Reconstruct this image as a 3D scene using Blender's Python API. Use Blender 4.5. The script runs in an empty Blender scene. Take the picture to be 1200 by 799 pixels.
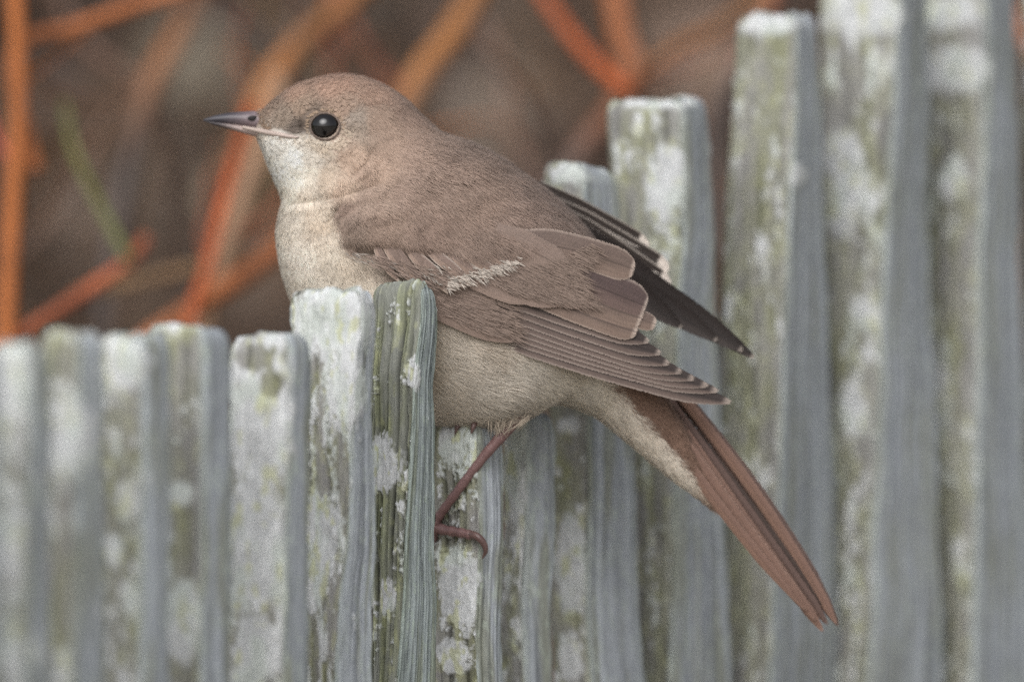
import bpy, math, random
import numpy as np
from mathutils import Vector
from mathutils.bvhtree import BVHTree

rng = np.random.default_rng(7)
random.seed(7)

# ------------------------------------------------------------------ camera, sky, sun, exposure
D = 4.0                      # camera to the plane of the bird, metres
K = 0.175e-3                 # metres per picture unit in that plane
ZC = 0.87                    # height of the lens above the ground
scene = bpy.context.scene
C = scene.collection

cam = bpy.data.cameras.new('camera')
cam_o = bpy.data.objects.new('camera', cam)
C.objects.link(cam_o)
cam_o.location = (0, -D, ZC)
cam_o.rotation_euler = (math.radians(90), 0, 0)
cam.sensor_width = 36.0
cam.lens = 36.0 * D / (1200 * K)
cam.clip_start = 0.05
cam.clip_end = 3000
cam.dof.use_dof = True
cam.dof.focus_distance = D - 0.021
cam.dof.aperture_fstop = cam.lens / 98.0
cam.dof.aperture_blades = 0
scene.camera = cam_o

SUN_EL, SUN_AZ = math.radians(44), math.radians(200)   # azimuth clockwise from +Y
world = bpy.data.worlds.new('World')
scene.world = world
world.use_nodes = True
wn = world.node_tree.nodes; wl = world.node_tree.links
wn.clear()
w_out = wn.new('ShaderNodeOutputWorld')
w_bg = wn.new('ShaderNodeBackground')
w_sky = wn.new('ShaderNodeTexSky')
w_sky.sky_type = 'NISHITA'
w_sky.sun_disc = False
w_sky.sun_elevation = SUN_EL
w_sky.sun_rotation = SUN_AZ
w_sky.dust_density = 4.0
w_hs = wn.new('ShaderNodeHueSaturation')
w_hs.inputs['Saturation'].default_value = 0.32
w_bg.inputs['Strength'].default_value = 0.15
wl.new(w_sky.outputs['Color'], w_hs.inputs['Color'])
wl.new(w_hs.outputs['Color'], w_bg.inputs['Color'])
wl.new(w_bg.outputs['Background'], w_out.inputs['Surface'])

sun = bpy.data.lights.new('sun', 'SUN')
sun.energy = 1.5
sun.angle = math.radians(50)
sun.color = (0.97, 0.985, 1.0)
sun_o = bpy.data.objects.new('sun', sun)
C.objects.link(sun_o)
sd = Vector((math.sin(SUN_AZ) * math.cos(SUN_EL), math.cos(SUN_AZ) * math.cos(SUN_EL), math.sin(SUN_EL)))
sun_o.rotation_euler = (-sd).to_track_quat('-Z', 'Y').to_euler()

scene.view_settings.view_transform = 'Standard'
scene.view_settings.look = 'None'
scene.view_settings.gamma = 1.0
scene.view_settings.exposure = 0.12
scene.render.engine = 'CYCLES'
scene.cycles.use_denoising = False
scene.cycles.max_bounces = 6

# ------------------------------------------------------------------ helpers
def P(px, py, yu):
    """a point of the place: across, down and (yu) away from the bird's middle plane, all in 0.175 mm units at the bird"""
    y = yu * K
    s = (D + y) / D
    return ((px - 600) * K * s, y, ZC + (399.5 - py) * K * s)

def Pn(px, py, yu):
    y = np.asarray(yu) * K
    s = (D + y) / D
    return np.stack([(np.asarray(px) - 600) * K * s, y + 0 * np.asarray(px), ZC + (399.5 - np.asarray(py)) * K * s], -1)

def lin(c):
    c = np.asarray(c, float) / 255.0
    return np.where(c <= 0.04045, c / 12.92, ((c + 0.055) / 1.055) ** 2.4)

def smooth(a, b, x):
    t = np.clip((np.asarray(x, float) - a) / (b - a), 0, 1)
    return t * t * (3 - 2 * t)

def hash2(i, j, seed):
    h = (i.astype(np.int64) * 374761393 + j.astype(np.int64) * 668265263 + seed * 1442695041) & 0xFFFFFFFF
    h = ((h ^ (h >> 13)) * 1274126177) & 0xFFFFFFFF
    h = h ^ (h >> 16)
    return (h & 0xFFFFFF) / float(0xFFFFFF)

def vn(x, y, seed=0):
    x = np.asarray(x, float); y = np.asarray(y, float)
    xi = np.floor(x); yi = np.floor(y)
    fx = x - xi; fy = y - yi
    fx = fx * fx * (3 - 2 * fx); fy = fy * fy * (3 - 2 * fy)
    a = hash2(xi, yi, seed); b = hash2(xi + 1, yi, seed)
    c = hash2(xi, yi + 1, seed); d = hash2(xi + 1, yi + 1, seed)
    return (a * (1 - fx) + b * fx) * (1 - fy) + (c * (1 - fx) + d * fx) * fy

def fbm(x, y, seed=0, octv=4):
    s = 0; amp = 0.5; tot = 0
    for o in range(octv):
        s = s + amp * vn(np.asarray(x) * 2 ** o + 17.3 * o, np.asarray(y) * 2 ** o + 5.1 * o, seed + o * 31)
        tot += amp; amp *= 0.5
    return s / tot

def new_mesh(name, verts, faces, mat, parent=None, cols=None, uvs=None, smooth_shade=True):
    me = bpy.data.meshes.new(name)
    me.from_pydata(np.asarray(verts).tolist() if isinstance(verts, np.ndarray) else verts, [], faces)
    if cols is not None:
        a = me.color_attributes.new('Col', 'FLOAT_COLOR', 'POINT')
        c4 = np.ones((len(me.vertices), 4), np.float32); c4[:, :3] = cols
        a.data.foreach_set('color', c4.ravel())
    if uvs is not None:
        uvl = me.uv_layers.new(name='UVMap')
        li = np.empty(len(me.loops), np.int32); me.loops.foreach_get('vertex_index', li)
        uvl.data.foreach_set('uv', np.asarray(uvs, np.float32)[li].ravel())
    if smooth_shade:
        me.polygons.foreach_set('use_smooth', np.ones(len(me.polygons), bool))
    me.update()
    me.materials.append(mat)
    o = bpy.data.objects.new(name, me)
    C.objects.link(o)
    if parent is not None:
        attach(o, parent)
    return o

WORLD = {}
def attach(o, parent):
    """parent while keeping the geometry where it is in the place"""
    o.parent = parent
    w = WORLD.get(parent.name, Vector((0, 0, 0)))
    own = WORLD.get(o.name, Vector((0, 0, 0)))
    o.location = own - w

def empty(name, loc, parent=None):
    e = bpy.data.objects.new(name, None)
    C.objects.link(e)
    e.empty_display_size = 0.02
    e.location = loc
    WORLD[e.name] = Vector(loc)
    if parent is not None:
        attach(e, parent)
    return e

def tag(o, label=None, cat=None, group=None, kind=None):
    if label: o['label'] = label
    if cat: o['category'] = cat
    if group: o['group'] = group
    if kind: o['kind'] = kind
    return o

def grid_faces(nu, nv, closed=False):
    f = []
    n = nv if closed else nv - 1
    for i in range(nu - 1):
        for j in range(n):
            j2 = (j + 1) % nv
            f.append((i * nv + j, i * nv + j2, (i + 1) * nv + j2, (i + 1) * nv + j))
    return f

def catmull(pts, n):
    p = np.asarray(pts, float)
    m = len(p)
    t = np.linspace(0, m - 1, n)
    i = np.clip(np.floor(t).astype(int), 0, m - 2)
    f = (t - i)[:, None]
    p0 = p[np.clip(i - 1, 0, m - 1)]; p1 = p[i]; p2 = p[i + 1]; p3 = p[np.clip(i + 2, 0, m - 1)]
    return 0.5 * ((2 * p1) + (-p0 + p2) * f + (2 * p0 - 5 * p1 + 4 * p2 - p3) * f ** 2 + (-p0 + 3 * p1 - 3 * p2 + p3) * f ** 3)

def tube(path, radii, nseg=10, n=None):
    """vertices and faces of a smooth tapered tube through world points"""
    p = np.asarray(path, float); r = np.asarray(radii, float)
    if n:
        q = catmull(np.column_stack([p, r]), n)
        p, r = q[:, :3], q[:, 3]
    t = np.gradient(p, axis=0)
    t /= np.linalg.norm(t, axis=1)[:, None] + 1e-12
    ref = np.array([0.13, 0.97, 0.21])
    a = np.cross(t, ref); a /= np.linalg.norm(a, axis=1)[:, None] + 1e-12
    b = np.cross(t, a)
    ang = np.linspace(0, 2 * np.pi, nseg, endpoint=False)
    ring = p[:, None] + r[:, None, None] * (np.cos(ang)[None, :, None] * a[:, None] + np.sin(ang)[None, :, None] * b[:, None])
    v = ring.reshape(-1, 3)
    f = grid_faces(len(p), nseg, True)
    v = np.vstack([v, p[0] - t[0] * r[0] * 0.5, p[-1] + t[-1] * r[-1] * 0.5])
    k = len(v) - 2
    for j in range(nseg):
        f.append((k, (j + 1) % nseg, j))
        base = (len(p) - 1) * nseg
        f.append((k + 1, base + j, base + (j + 1) % nseg))
    return v, f

# ------------------------------------------------------------------ materials
def mat_new(name):
    m = bpy.data.materials.new(name)
    m.use_nodes = True
    nt = m.node_tree
    return m, nt, nt.nodes, nt.links, nt.nodes['Principled BSDF']

def mat_attr(name, rough=0.85, spec=0.3, nscale=(900, 900, 900), namp=0.3, bump=0.0, bscale=None, sheen=0.0, bdist=0.0003):
    m, nt, n, l, b = mat_new(name)
    at = n.new('ShaderNodeAttribute'); at.attribute_name = 'Col'
    tc = n.new('ShaderNodeTexCoord')
    mp = n.new('ShaderNodeMapping'); mp.inputs['Scale'].default_value = nscale
    nz = n.new('ShaderNodeTexNoise'); nz.inputs['Scale'].default_value = 1.0; nz.inputs['Detail'].default_value = 4
    l.new(tc.outputs['Object'], mp.inputs['Vector']); l.new(mp.outputs['Vector'], nz.inputs['Vector'])
    mr = n.new('ShaderNodeMapRange')
    mr.inputs['From Min'].default_value = 0.25; mr.inputs['From Max'].default_value = 0.75
    mr.inputs['To Min'].default_value = 1 - namp; mr.inputs['To Max'].default_value = 1 + namp
    l.new(nz.outputs['Fac'], mr.inputs['Value'])
    mx = n.new('ShaderNodeVectorMath'); mx.operation = 'SCALE'
    l.new(at.outputs['Color'], mx.inputs[0]); l.new(mr.outputs['Result'], mx.inputs['Scale'])
    l.new(mx.outputs['Vector'], b.inputs['Base Color'])
    b.inputs['Roughness'].default_value = rough
    b.inputs['Specular IOR Level'].default_value = spec
    if sheen:
        b.inputs['Sheen Weight'].default_value = sheen
        b.inputs['Sheen Roughness'].default_value = 0.5
    if bump:
        bp = n.new('ShaderNodeBump'); bp.inputs['Strength'].default_value = bump; bp.inputs['Distance'].default_value = bdist
        if bscale:
            mp2 = n.new('ShaderNodeMapping'); mp2.inputs['Scale'].default_value = bscale
            nz2 = n.new('ShaderNodeTexNoise'); nz2.inputs['Scale'].default_value = 1.0; nz2.inputs['Detail'].default_value = 5
            l.new(tc.outputs['Object'], mp2.inputs['Vector']); l.new(mp2.outputs['Vector'], nz2.inputs['Vector'])
            l.new(nz2.outputs['Fac'], bp.inputs['Height'])
        else:
            l.new(nz.outputs['Fac'], bp.inputs['Height'])
        l.new(bp.outputs['Normal'], b.inputs['Normal'])
    return m

def mat_plain(name, col, rough=0.6, spec=0.5, nscale=400, namp=0.25, coat=0.0, bump=0.0):
    m, nt, n, l, b = mat_new(name)
    tc = n.new('ShaderNodeTexCoord')
    nz = n.new('ShaderNodeTexNoise'); nz.inputs['Scale'].default_value = nscale; nz.inputs['Detail'].default_value = 5
    l.new(tc.outputs['Object'], nz.inputs['Vector'])
    cr = n.new('ShaderNodeMix'); cr.data_type = 'RGBA'
    c = lin(col)
    cr.inputs[6].default_value = (*(c * (1 - namp)), 1); cr.inputs[7].default_value = (*np.clip(c * (1 + namp), 0, 1), 1)
    l.new(nz.outputs['Fac'], cr.inputs[0]); l.new(cr.outputs[2], b.inputs['Base Color'])
    b.inputs['Roughness'].default_value = rough; b.inputs['Specular IOR Level'].default_value = spec
    b.inputs['Coat Weight'].default_value = coat
    if bump:
        bp = n.new('ShaderNodeBump'); bp.inputs['Strength'].default_value = bump; bp.inputs['Distance'].default_value = 0.0003
        l.new(nz.outputs['Fac'], bp.inputs['Height']); l.new(bp.outputs['Normal'], b.inputs['Normal'])
    return m

def mat_feather(name, base, inner, pale, edge0=0.80, edge_amt=0.8, tip_amt=0.9, both=False, tip0=0.965, mid=(0.35, 0.75)):
    """flight feather: UV u runs base to tip, v across (0 upper web, 1 lower, outer web); shaft, barbs and pale fringe"""
    m, nt, n, l, b = mat_new(name)
    uv = n.new('ShaderNodeUVMap'); uv.uv_map = 'UVMap'
    sp = n.new('ShaderNodeSeparateXYZ'); l.new(uv.outputs['UV'], sp.inputs[0])
    def math_(op, a, bb=None, c=None):
        q = n.new('ShaderNodeMath'); q.operation = op
        for i, v in enumerate((a, bb, c)):
            if v is None: continue
            if isinstance(v, (int, float)): q.inputs[i].default_value = v
            else: l.new(v, q.inputs[i])
        return q.outputs[0]
    def ss(x, a, bb):
        q = n.new('ShaderNodeMapRange'); q.interpolation_type = 'SMOOTHSTEP'
        l.new(x, q.inputs['Value']); q.inputs['From Min'].default_value = a; q.inputs['From Max'].default_value = bb
        return q.outputs['Result']
    u, v = sp.outputs['X'], sp.outputs['Y']
    # barbs: noise stretched along a slant of u and v
    vabs = math_('ABSOLUTE', math_('SUBTRACT', v, 0.5))
    slant = math_('SUBTRACT', u, math_('MULTIPLY', vabs, 0.10))
    cb = n.new('ShaderNodeCombineXYZ'); l.new(slant, cb.inputs[0]); l.new(math_('MULTIPLY', v, 0.03), cb.inputs[1])
    nz = n.new('ShaderNodeTexNoise'); nz.inputs['Scale'].default_value = 150; nz.inputs['Detail'].default_value = 3
    l.new(cb.outputs[0], nz.inputs['Vector'])
    nz2 = n.new('ShaderNodeTexNoise'); nz2.inputs['Scale'].default_value = 5; nz2.inputs['Detail'].default_value = 4
    l.new(uv.outputs['UV'], nz2.inputs['Vector'])
    mixa = n.new('ShaderNodeMix'); mixa.data_type = 'RGBA'
    mixa.inputs[6].default_value = (*lin(inner), 1); mixa.inputs[7].default_value = (*lin(base), 1)
    l.new(ss(v, mid[0], mid[1]), mixa.inputs[0])
    edge = ss(math_('ADD', v, math_('MULTIPLY', math_('SUBTRACT', nz.outputs['Fac'], 0.5), 0.10)), edge0, min(0.99, edge0 + 0.16))
    if both:
        edge = math_('MAXIMUM', edge, ss(math_('SUBTRACT', 1.0, v), edge0, min(0.99, edge0 + 0.16)))
    tip = math_('MULTIPLY', ss(math_('ADD', u, math_('MULTIPLY', math_('SUBTRACT', nz.outputs['Fac'], 0.5), 0.02)), tip0, min(0.999, tip0 + 0.03)), tip_amt)
    mixb = n.new('ShaderNodeMix'); mixb.data_type = 'RGBA'
    l.new(math_('MAXIMUM', math_('MULTIPLY', edge, edge_amt), tip), mixb.inputs[0])
    l.new(mixa.outputs[2], mixb.inputs[6]); mixb.inputs[7].default_value = (*lin(pale), 1)
    shaft = math_('MULTIPLY', math_('SUBTRACT', 1.0, ss(vabs, 0.012, 0.035)), 0.6)
    mixc = n.new('ShaderNodeMix'); mixc.data_type = 'RGBA'
    l.new(shaft, mixc.inputs[0]); l.new(mixb.outputs[2], mixc.inputs[6]); mixc.inputs[7].default_value = (*(lin(inner) * 0.5), 1)
    mul = n.new('ShaderNodeVectorMath'); mul.operation = 'SCALE'
    l.new(mixc.outputs[2], mul.inputs[0])
    mp3 = n.new('ShaderNodeMapping'); mp3.inputs['Scale'].default_value = (4, 26, 1)
    oi = n.new('ShaderNodeObjectInfo'); l.new(oi.outputs['Random'], mp3.inputs['Location'])
    l.new(uv.outputs['UV'], mp3.inputs['Vector'])
    nz3 = n.new('ShaderNodeTexNoise'); nz3.inputs['Scale'].default_value = 1.0; nz3.inputs['Detail'].default_value = 3
    l.new(mp3.outputs[0], nz3.inputs['Vector'])
    # barbs split at the margin
    ed = math_('MINIMUM', v, math_('SUBTRACT', 1.0, v))
    fr_ = math_('MULTIPLY', math_('POWER', nz.outputs['Fac'], 2.0), 0.16)
    tipd = math_('MULTIPLY', math_('SUBTRACT', 1.0, u), 2.5)
    nz4 = n.new('ShaderNodeTexNoise'); nz4.inputs['Scale'].default_value = 34; nz4.inputs['Detail'].default_value = 2
    cb4 = n.new('ShaderNodeCombineXYZ'); l.new(v, cb4.inputs[0]); l.new(math_('MULTIPLY', u, 0.05), cb4.inputs[1]); l.new(oi.outputs['Random'], cb4.inputs[2]); l.new(cb4.outputs[0], nz4.inputs['Vector'])
    al = math_('MULTIPLY', math_('GREATER_THAN', ed, fr_), math_('GREATER_THAN', tipd, math_('MULTIPLY', math_('POWER', nz4.outputs['Fac'], 2.0), 0.14)))
    l.new(al, b.inputs['Alpha'])
    l.new(math_('ADD', math_('ADD', 0.22, math_('MULTIPLY', nz.outputs['Fac'], 0.62)), math_('ADD', math_('MULTIPLY', nz2.outputs['Fac'], 0.34), math_('MULTIPLY', nz3.outputs['Fac'], 0.62))), mul.inputs['Scale'])
    l.new(mul.outputs[0], b.inputs['Base Color'])
    b.inputs['Roughness'].default_value = 0.6; b.inputs['Specular IOR Level'].default_value = 0.3
    bp = n.new('ShaderNodeBump'); bp.inputs['Strength'].default_value = 0.5; bp.inputs['Distance'].default_value = 0.0002
    l.new(nz.outputs['Fac'], bp.inputs['Height']); l.new(bp.outputs['Normal'], b.inputs['Normal'])
    return m

M_WOOD = mat_attr('weathered_wood', rough=0.9, spec=0.25, nscale=(1500, 1500, 260), namp=0.22, bump=0.7, bscale=(2200, 2200, 160))
M_BODY = mat_attr('plumage_under', rough=0.9, spec=0.1, nscale=(2500, 2500, 2500), namp=0.12)
M_PLUME = mat_attr('plumage', rough=0.75, spec=0.18, nscale=(4000, 4000, 4000), namp=0.10, sheen=0.12)
def add_translucency(m, amt):
    nt = m.node_tree; n = nt.nodes; l = nt.links
    b = n['Principled BSDF']; out = n['Material Output']
    tr = n.new('ShaderNodeBsdfTranslucent'); mx = n.new('ShaderNodeMixShader'); mx.inputs[0].default_value = amt
    src = b.inputs['Base Color'].links[0].from_socket
    l.new(src, tr.inputs['Color']); l.new(b.outputs[0], mx.inputs[1]); l.new(tr.outputs[0], mx.inputs[2]); l.new(mx.outputs[0], out.inputs['Surface'])
add_translucency(M_PLUME, 0.15)
M_BARK = mat_attr('stem_bark', rough=0.6, spec=0.4, nscale=(120, 120, 60), namp=0.3, bump=0.4)
M_GROUND = mat_attr('soil', rough=0.95, spec=0.2, nscale=(60, 60, 60), namp=0.35, bump=0.6, bscale=(90, 90, 90), bdist=0.01)
M_LEAF = mat_attr('dead_leaf', rough=0.8, spec=0.25, nscale=(150, 150, 150), namp=0.3)
M_STONE = mat_attr('stone', rough=0.9, spec=0.3, nscale=(90, 90, 90), namp=0.3, bump=0.5)
M_PRIM = mat_feather('flight_feather', (103, 89, 83), (62, 54, 52), (160, 146, 137), edge0=0.84, edge_amt=0.8, tip_amt=1.0, tip0=0.955, mid=(0.58, 0.84))
M_TERT = mat_feather('tertial_feather', (124, 106, 96), (104, 89, 82), (190, 173, 161), edge0=0.86, edge_amt=0.55, tip_amt=0.7, both=True, tip0=0.95)
M_COV = mat_feather('covert_feather', (138, 118, 106), (108, 91, 82), (186, 171, 157), edge0=0.80, edge_amt=0.5, tip_amt=0.5, both=False, tip0=0.88)
M_SOFT = mat_feather('soft_covert_feather', (132, 114, 104), (124, 107, 98), (174, 158, 147), edge0=0.90, edge_amt=0.15, tip_amt=0.4, both=True, tip0=0.96)
M_TERTD = mat_feather('dark_tertial_feather', (104, 87, 82), (82, 68, 66), (190, 174, 163), edge0=0.86, edge_amt=0.6, tip_amt=0.75, both=True, tip0=0.955)
M_COVW = mat_feather('white_tipped_covert', (138, 118, 106), (116, 98, 89), (204, 193, 182), edge0=0.82, edge_amt=0.5, tip_amt=1.0, both=True, tip0=0.74)
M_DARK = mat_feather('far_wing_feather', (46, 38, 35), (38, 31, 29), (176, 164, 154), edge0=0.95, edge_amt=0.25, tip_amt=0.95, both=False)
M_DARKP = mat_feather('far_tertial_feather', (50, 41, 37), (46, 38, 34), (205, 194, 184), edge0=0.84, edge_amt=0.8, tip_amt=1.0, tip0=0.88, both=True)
M_TAIL = mat_feather('tail_feather', (128, 101, 88), (110, 85, 74), (168, 143, 130), edge0=0.9, edge_amt=0.5, tip_amt=0.3, both=True)
M_TAILD = mat_feather('tail_feather_dusky', (98, 78, 70), (86, 68, 62), (130, 106, 96), edge0=0.92, edge_amt=0.4, tip_amt=0.3, both=True)
M_TAILSLIT = mat_feather('tail_slit_shade', (70, 56, 50), (60, 48, 43), (110, 90, 80), edge0=0.92, edge_amt=0.2, tip_amt=0.2)  # darkened colour stands for the shaded slit in the tail
M_LEG = mat_plain('leg_skin', (112, 84, 82), rough=0.5, spec=0.5, nscale=900, namp=0.3, bump=0.6)
M_CLAW = mat_plain('claw_horn', (92, 70, 66), rough=0.4, nscale=900, namp=0.25)
M_EYE = mat_plain('eye_dark', (14, 11, 10), rough=0.06, spec=0.5, namp=0.1, coat=0.25)
M_LID = mat_plain('eye_lid', (98, 84, 75), rough=0.7, nscale=1500, namp=0.4)
M_BILL = mat_attr('bill_horn', rough=0.42, spec=0.5, nscale=(900, 900, 900), namp=0.14)
M_GAPE = mat_plain('gape_skin', (172, 156, 147), rough=0.5, nscale=500, namp=0.12)
M_NOSTRIL = mat_plain('nostril_dark', (24, 20, 20), rough=0.8)

# ------------------------------------------------------------------ ground with the bank behind the fence
def ground():
    xs = np.concatenate([[-1500, -400, -100, -30, -10, -4], np.linspace(-1.5, 1.5, 121), [4, 10, 30, 100, 400, 1500]])
    ys = np.concatenate([[-1500, -400, -100, -30, -10, -6, -4, -3, -2, -1], np.linspace(-0.5, 1.6, 106), [2.5, 5, 12, 40, 120, 500, 1500]])
    X, Y = np.meshgrid(xs, ys)
    near = np.exp(-(X / 3) ** 2)
    base = 1.65 * smooth(0.42, 1.32, Y + 0.10 * (fbm(X * 3, Y * 3, 5) - 0.5))
    Z = base + (fbm(X * 9, Y * 9, 9) - 0.5) * 0.06 * smooth(-3, 0.3, Y) * (np.abs(Y) < 3) + (fbm(X * 40, Y * 40, 19) - 0.5) * 0.02 * (np.abs(Y) < 2)
    Z = np.where(np.abs(Y) < 0.35, np.minimum(Z, 0.0), Z)
    v = np.stack([X.ravel(), Y.ravel(), Z.ravel()], -1)
    nz = fbm(X * 14, Y * 14, 3).ravel()[:, None]
    soil = lin((56, 50, 46)); litter = lin((78, 69, 63)); turf = lin((84, 88, 52))
    col = soil + (litter - soil) * smooth(0.4, 0.65, nz)
    far = smooth(0.8, 2.5, np.hypot(X, Y - 0.5)).ravel()[:, None]
    col = col * (1 - far) + turf * (0.8 + 0.4 * nz) * far
    path = (smooth(0.25, 0.05, Y) * smooth(-14, -9, Y)).ravel()[:, None]  # unseen pale strip, added to bounce light up under the bird; no real path
    col = col * (1 - path) + lin((176, 170, 160)) * (0.8 + 0.4 * nz) * path
    g = new_mesh('ground', v, grid_faces(len(ys), len(xs)), M_GROUND, cols=col)
    tag(g, 'soil ground rising to a brown bank behind the fence', kind='structure')
    return g

def bank_hit(bvh, px, py):
    o = Vector((0, -D, ZC)); p = Vector(P(px, py, 0))
    h = bvh.ray_cast(o, (p - o).normalized())
    return h[0], h[1]

g = ground()
g_me = g.data
g_bvh = BVHTree.FromPolygons([v.co[:] for v in g_me.vertices], [p.vertices[:] for p in g_me.polygons])

def blob(center, rad, squash, seed, n=14):
    th = np.linspace(0.0, np.pi, n)[:, None]; ph = np.linspace(0, 2 * np.pi, n * 2, endpoint=False)[None, :]
    d = np.stack([np.sin(th) * np.cos(ph), np.sin(th) * np.sin(ph), np.cos(th) + 0 * ph], -1)
    r = 0.78 + 0.5 * fbm(d[..., 0] * 1.4 + seed, d[..., 1] * 1.4 + d[..., 2] * 1.1 + seed * 3, seed, 3)
    v = d * r[..., None] * rad * np.asarray(squash)
    return (v + np.asarray(center)).reshape(-1, 3), grid_faces(n, 2 * n, True)

STONES = [(232, 118, 62, 78, (150, 140, 124)), (552, 165, 60, 66, (146, 132, 120)), (625, 128, 52, 44, (152, 140, 126)), (530, 34, 60, 46, (150, 126, 112)),
          (838, 92, 70, 74, (168, 142, 126)), (110, 262, 46, 62, (146, 132, 122)), (330, 205, 54, 60, (136, 128, 100)), (205, 262, 44, 66, (128, 116, 106)),
          (60, 130, 50, 40, (104, 92, 88)), (300, 330, 50, 40, (130, 120, 112)), (20, 20, 40, 30, (120, 112, 110)), (400, 60, 46, 36, (70, 58, 58)), (660, 190, 60, 40, (62, 52, 54)), (280, 40, 40, 34, (64, 54, 54)), (100, 180, 44, 40, (66, 56, 54)), (760, 60, 46, 40, (128, 112, 98)), (470, 180, 40, 36, (72, 60, 60)), (165, 250, 36, 44, (70, 60, 58)), (60, 330, 50, 34, (58, 50, 48)), (870, 40, 40, 40, (110, 92, 84)), (640, 40, 36, 30, (96, 80, 74))]
for i, (px, py, rx, ry, c) in enumerate(STONES):
    hit, nn = bank_hit(g_bvh, px, py)
    ctr = np.array(hit) + np.array(nn) * 0.002
    sc = (D + ctr[1]) / D
    v, f = blob(ctr, K * sc, (rx, 0.5 * (rx + ry) * 0.6, ry), 40 + i)
    cc = lin(c) * 0.62 * (0.85 + 0.3 * fbm(v[:, 0] * 60, v[:, 2] * 60, i)[:, None])
    new_mesh('stone', v, f, M_STONE, g, cols=cc)

def litter():
    V, F, CC = [], [], []
    pal = [lin(c) for c in ((120, 96, 76), (96, 78, 66), (140, 116, 98), (104, 90, 84), (134, 98, 66), (82, 66, 58), (118, 108, 98))]
    for i in range(1500):
        px = rng.uniform(-250, 1450); py = rng.uniform(-160, 620)
        hit, nn = bank_hit(g_bvh, px, py)
        if hit is None: continue
        L = rng.uniform(0.010, 0.024); W = L * rng.uniform(0.3, 0.5)
        n_ = (Vector(nn) + Vector(rng.normal(0, 0.45, 3))).normalized()
        t_ = n_.cross(Vector(rng.normal(0, 1, 3))).normalized(); s_ = n_.cross(t_)
        c0 = Vector(hit) + Vector(nn) * rng.uniform(0.001, 0.007)
        k = len(V)
        cup = rng.uniform(-0.3, 0.3) * L
        for (a, b_, h) in ((-1, 0, 1), (-.45, .8, .3), (.25, .9, 0), (1, 0, 1), (.25, -.9, 0), (-.45, -.8, .3), (0, 0, -.35)):
            V.append(tuple(c0 + t_ * (a * L) + s_ * (b_ * W) + n_ * (h * cup)))
            CC.append(pal[i % 7] * 0.48 * rng.uniform(0.75, 1.2))
        for j in range(6): F.append((k + 6, k + j, k + (j + 1) % 6))
    o = new_mesh('leaf_litter', V, F, M_LEAF, cols=np.array(CC))
    tag(o, 'brown and grey dead leaves lying over the bank behind the fence', 'leaf litter', kind='stuff')
litter()

# ------------------------------------------------------------------ bare shrubs behind the fence
def shrub(name_, base, label, stems):
    root = empty(name_, base)
    tag(root, label, 'shrub', 'bare orange shrubs behind the fence')
    trng = np.random.default_rng(int(abs(base[0]) * 1e4) + 3)
    extra = []
    mains = [q for q in stems if q[5] == 'stem']
    for i in range(15):
        q = mains[i % len(mains)]; p_ = np.array(q[0][1 + i % (len(q[0]) - 2)], float)
        a = math.radians(trng.uniform(-160, -20)); L = trng.uniform(50, 110); k_ = trng.normal(0, .35)
        pts_ = [tuple(p_)]
        for _ in range(4):
            p_ = p_ + L * 0.7 * np.array([math.cos(a), math.sin(a)]); a += k_ + trng.normal(0, .18); pts_.append(tuple(p_))
        cc_ = [(150, 92, 52), (110, 84, 70), (96, 82, 78), (136, 76, 50), (124, 106, 84), (86, 66, 62)][i % 6]
        extra.append((pts_, q[2], q[2] + trng.uniform(-.03, .10), trng.uniform(2.5, 7), cc_, 'twig'))
    for i, (pts, y0, y1, rad, c, nm, *od) in enumerate(list(stems) + extra):
        old0 = od[0] if od else 0
        path = []
        n = len(pts)
        for j, (px, py) in enumerate(pts):
            path.append(P(px, py, (y0 - 0.03 + (y1 - y0) * j / max(1, n - 1)) / K))
        s = (D + (y0 + y1) / 2) / D
        r0 = 0.76 * rad * K * s
        if nm == 'stem':
            a = Vector(path[0]); b_ = Vector((a.x * 0.7 + base[0] * 0.3, a.y * 0.7 + base[1] * 0.3 + 0.05, 0.0))
            q_ = Vector(path[1]) - a; st_ = max(q_.length, 0.01); m_ = max(6, int((a - b_).length / st_))
            path = [tuple(b_.lerp(a, k_ / m_)) for k_ in range(m_)] + path
            radii = list(np.linspace(r0 * 1.35, r0 * 1.1, m_)) + list(np.linspace(r0 * 1.08, r0 * 0.9, n))
        else:
            radii = list(np.linspace(r0, r0 * 0.75, n))
        v, f = tube(path, radii, 10, 30 + 6 * len(path))
        nz = fbm(v[:, 0] * 90 + i * 7, v[:, 2] * 45, 60 + i, 3)[:, None]
        hz = v[:, 2:3]
        young = smooth(old0, old0 + 0.03, hz) if old0 else 1.0
        col = (lin(c) * young + lin((74, 62, 56)) * (1 - young)) * 0.85 * (0.5 + 1.0 * nz)
        new_mesh(nm, v, f, M_BARK, root, cols=col)
    return root

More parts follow.
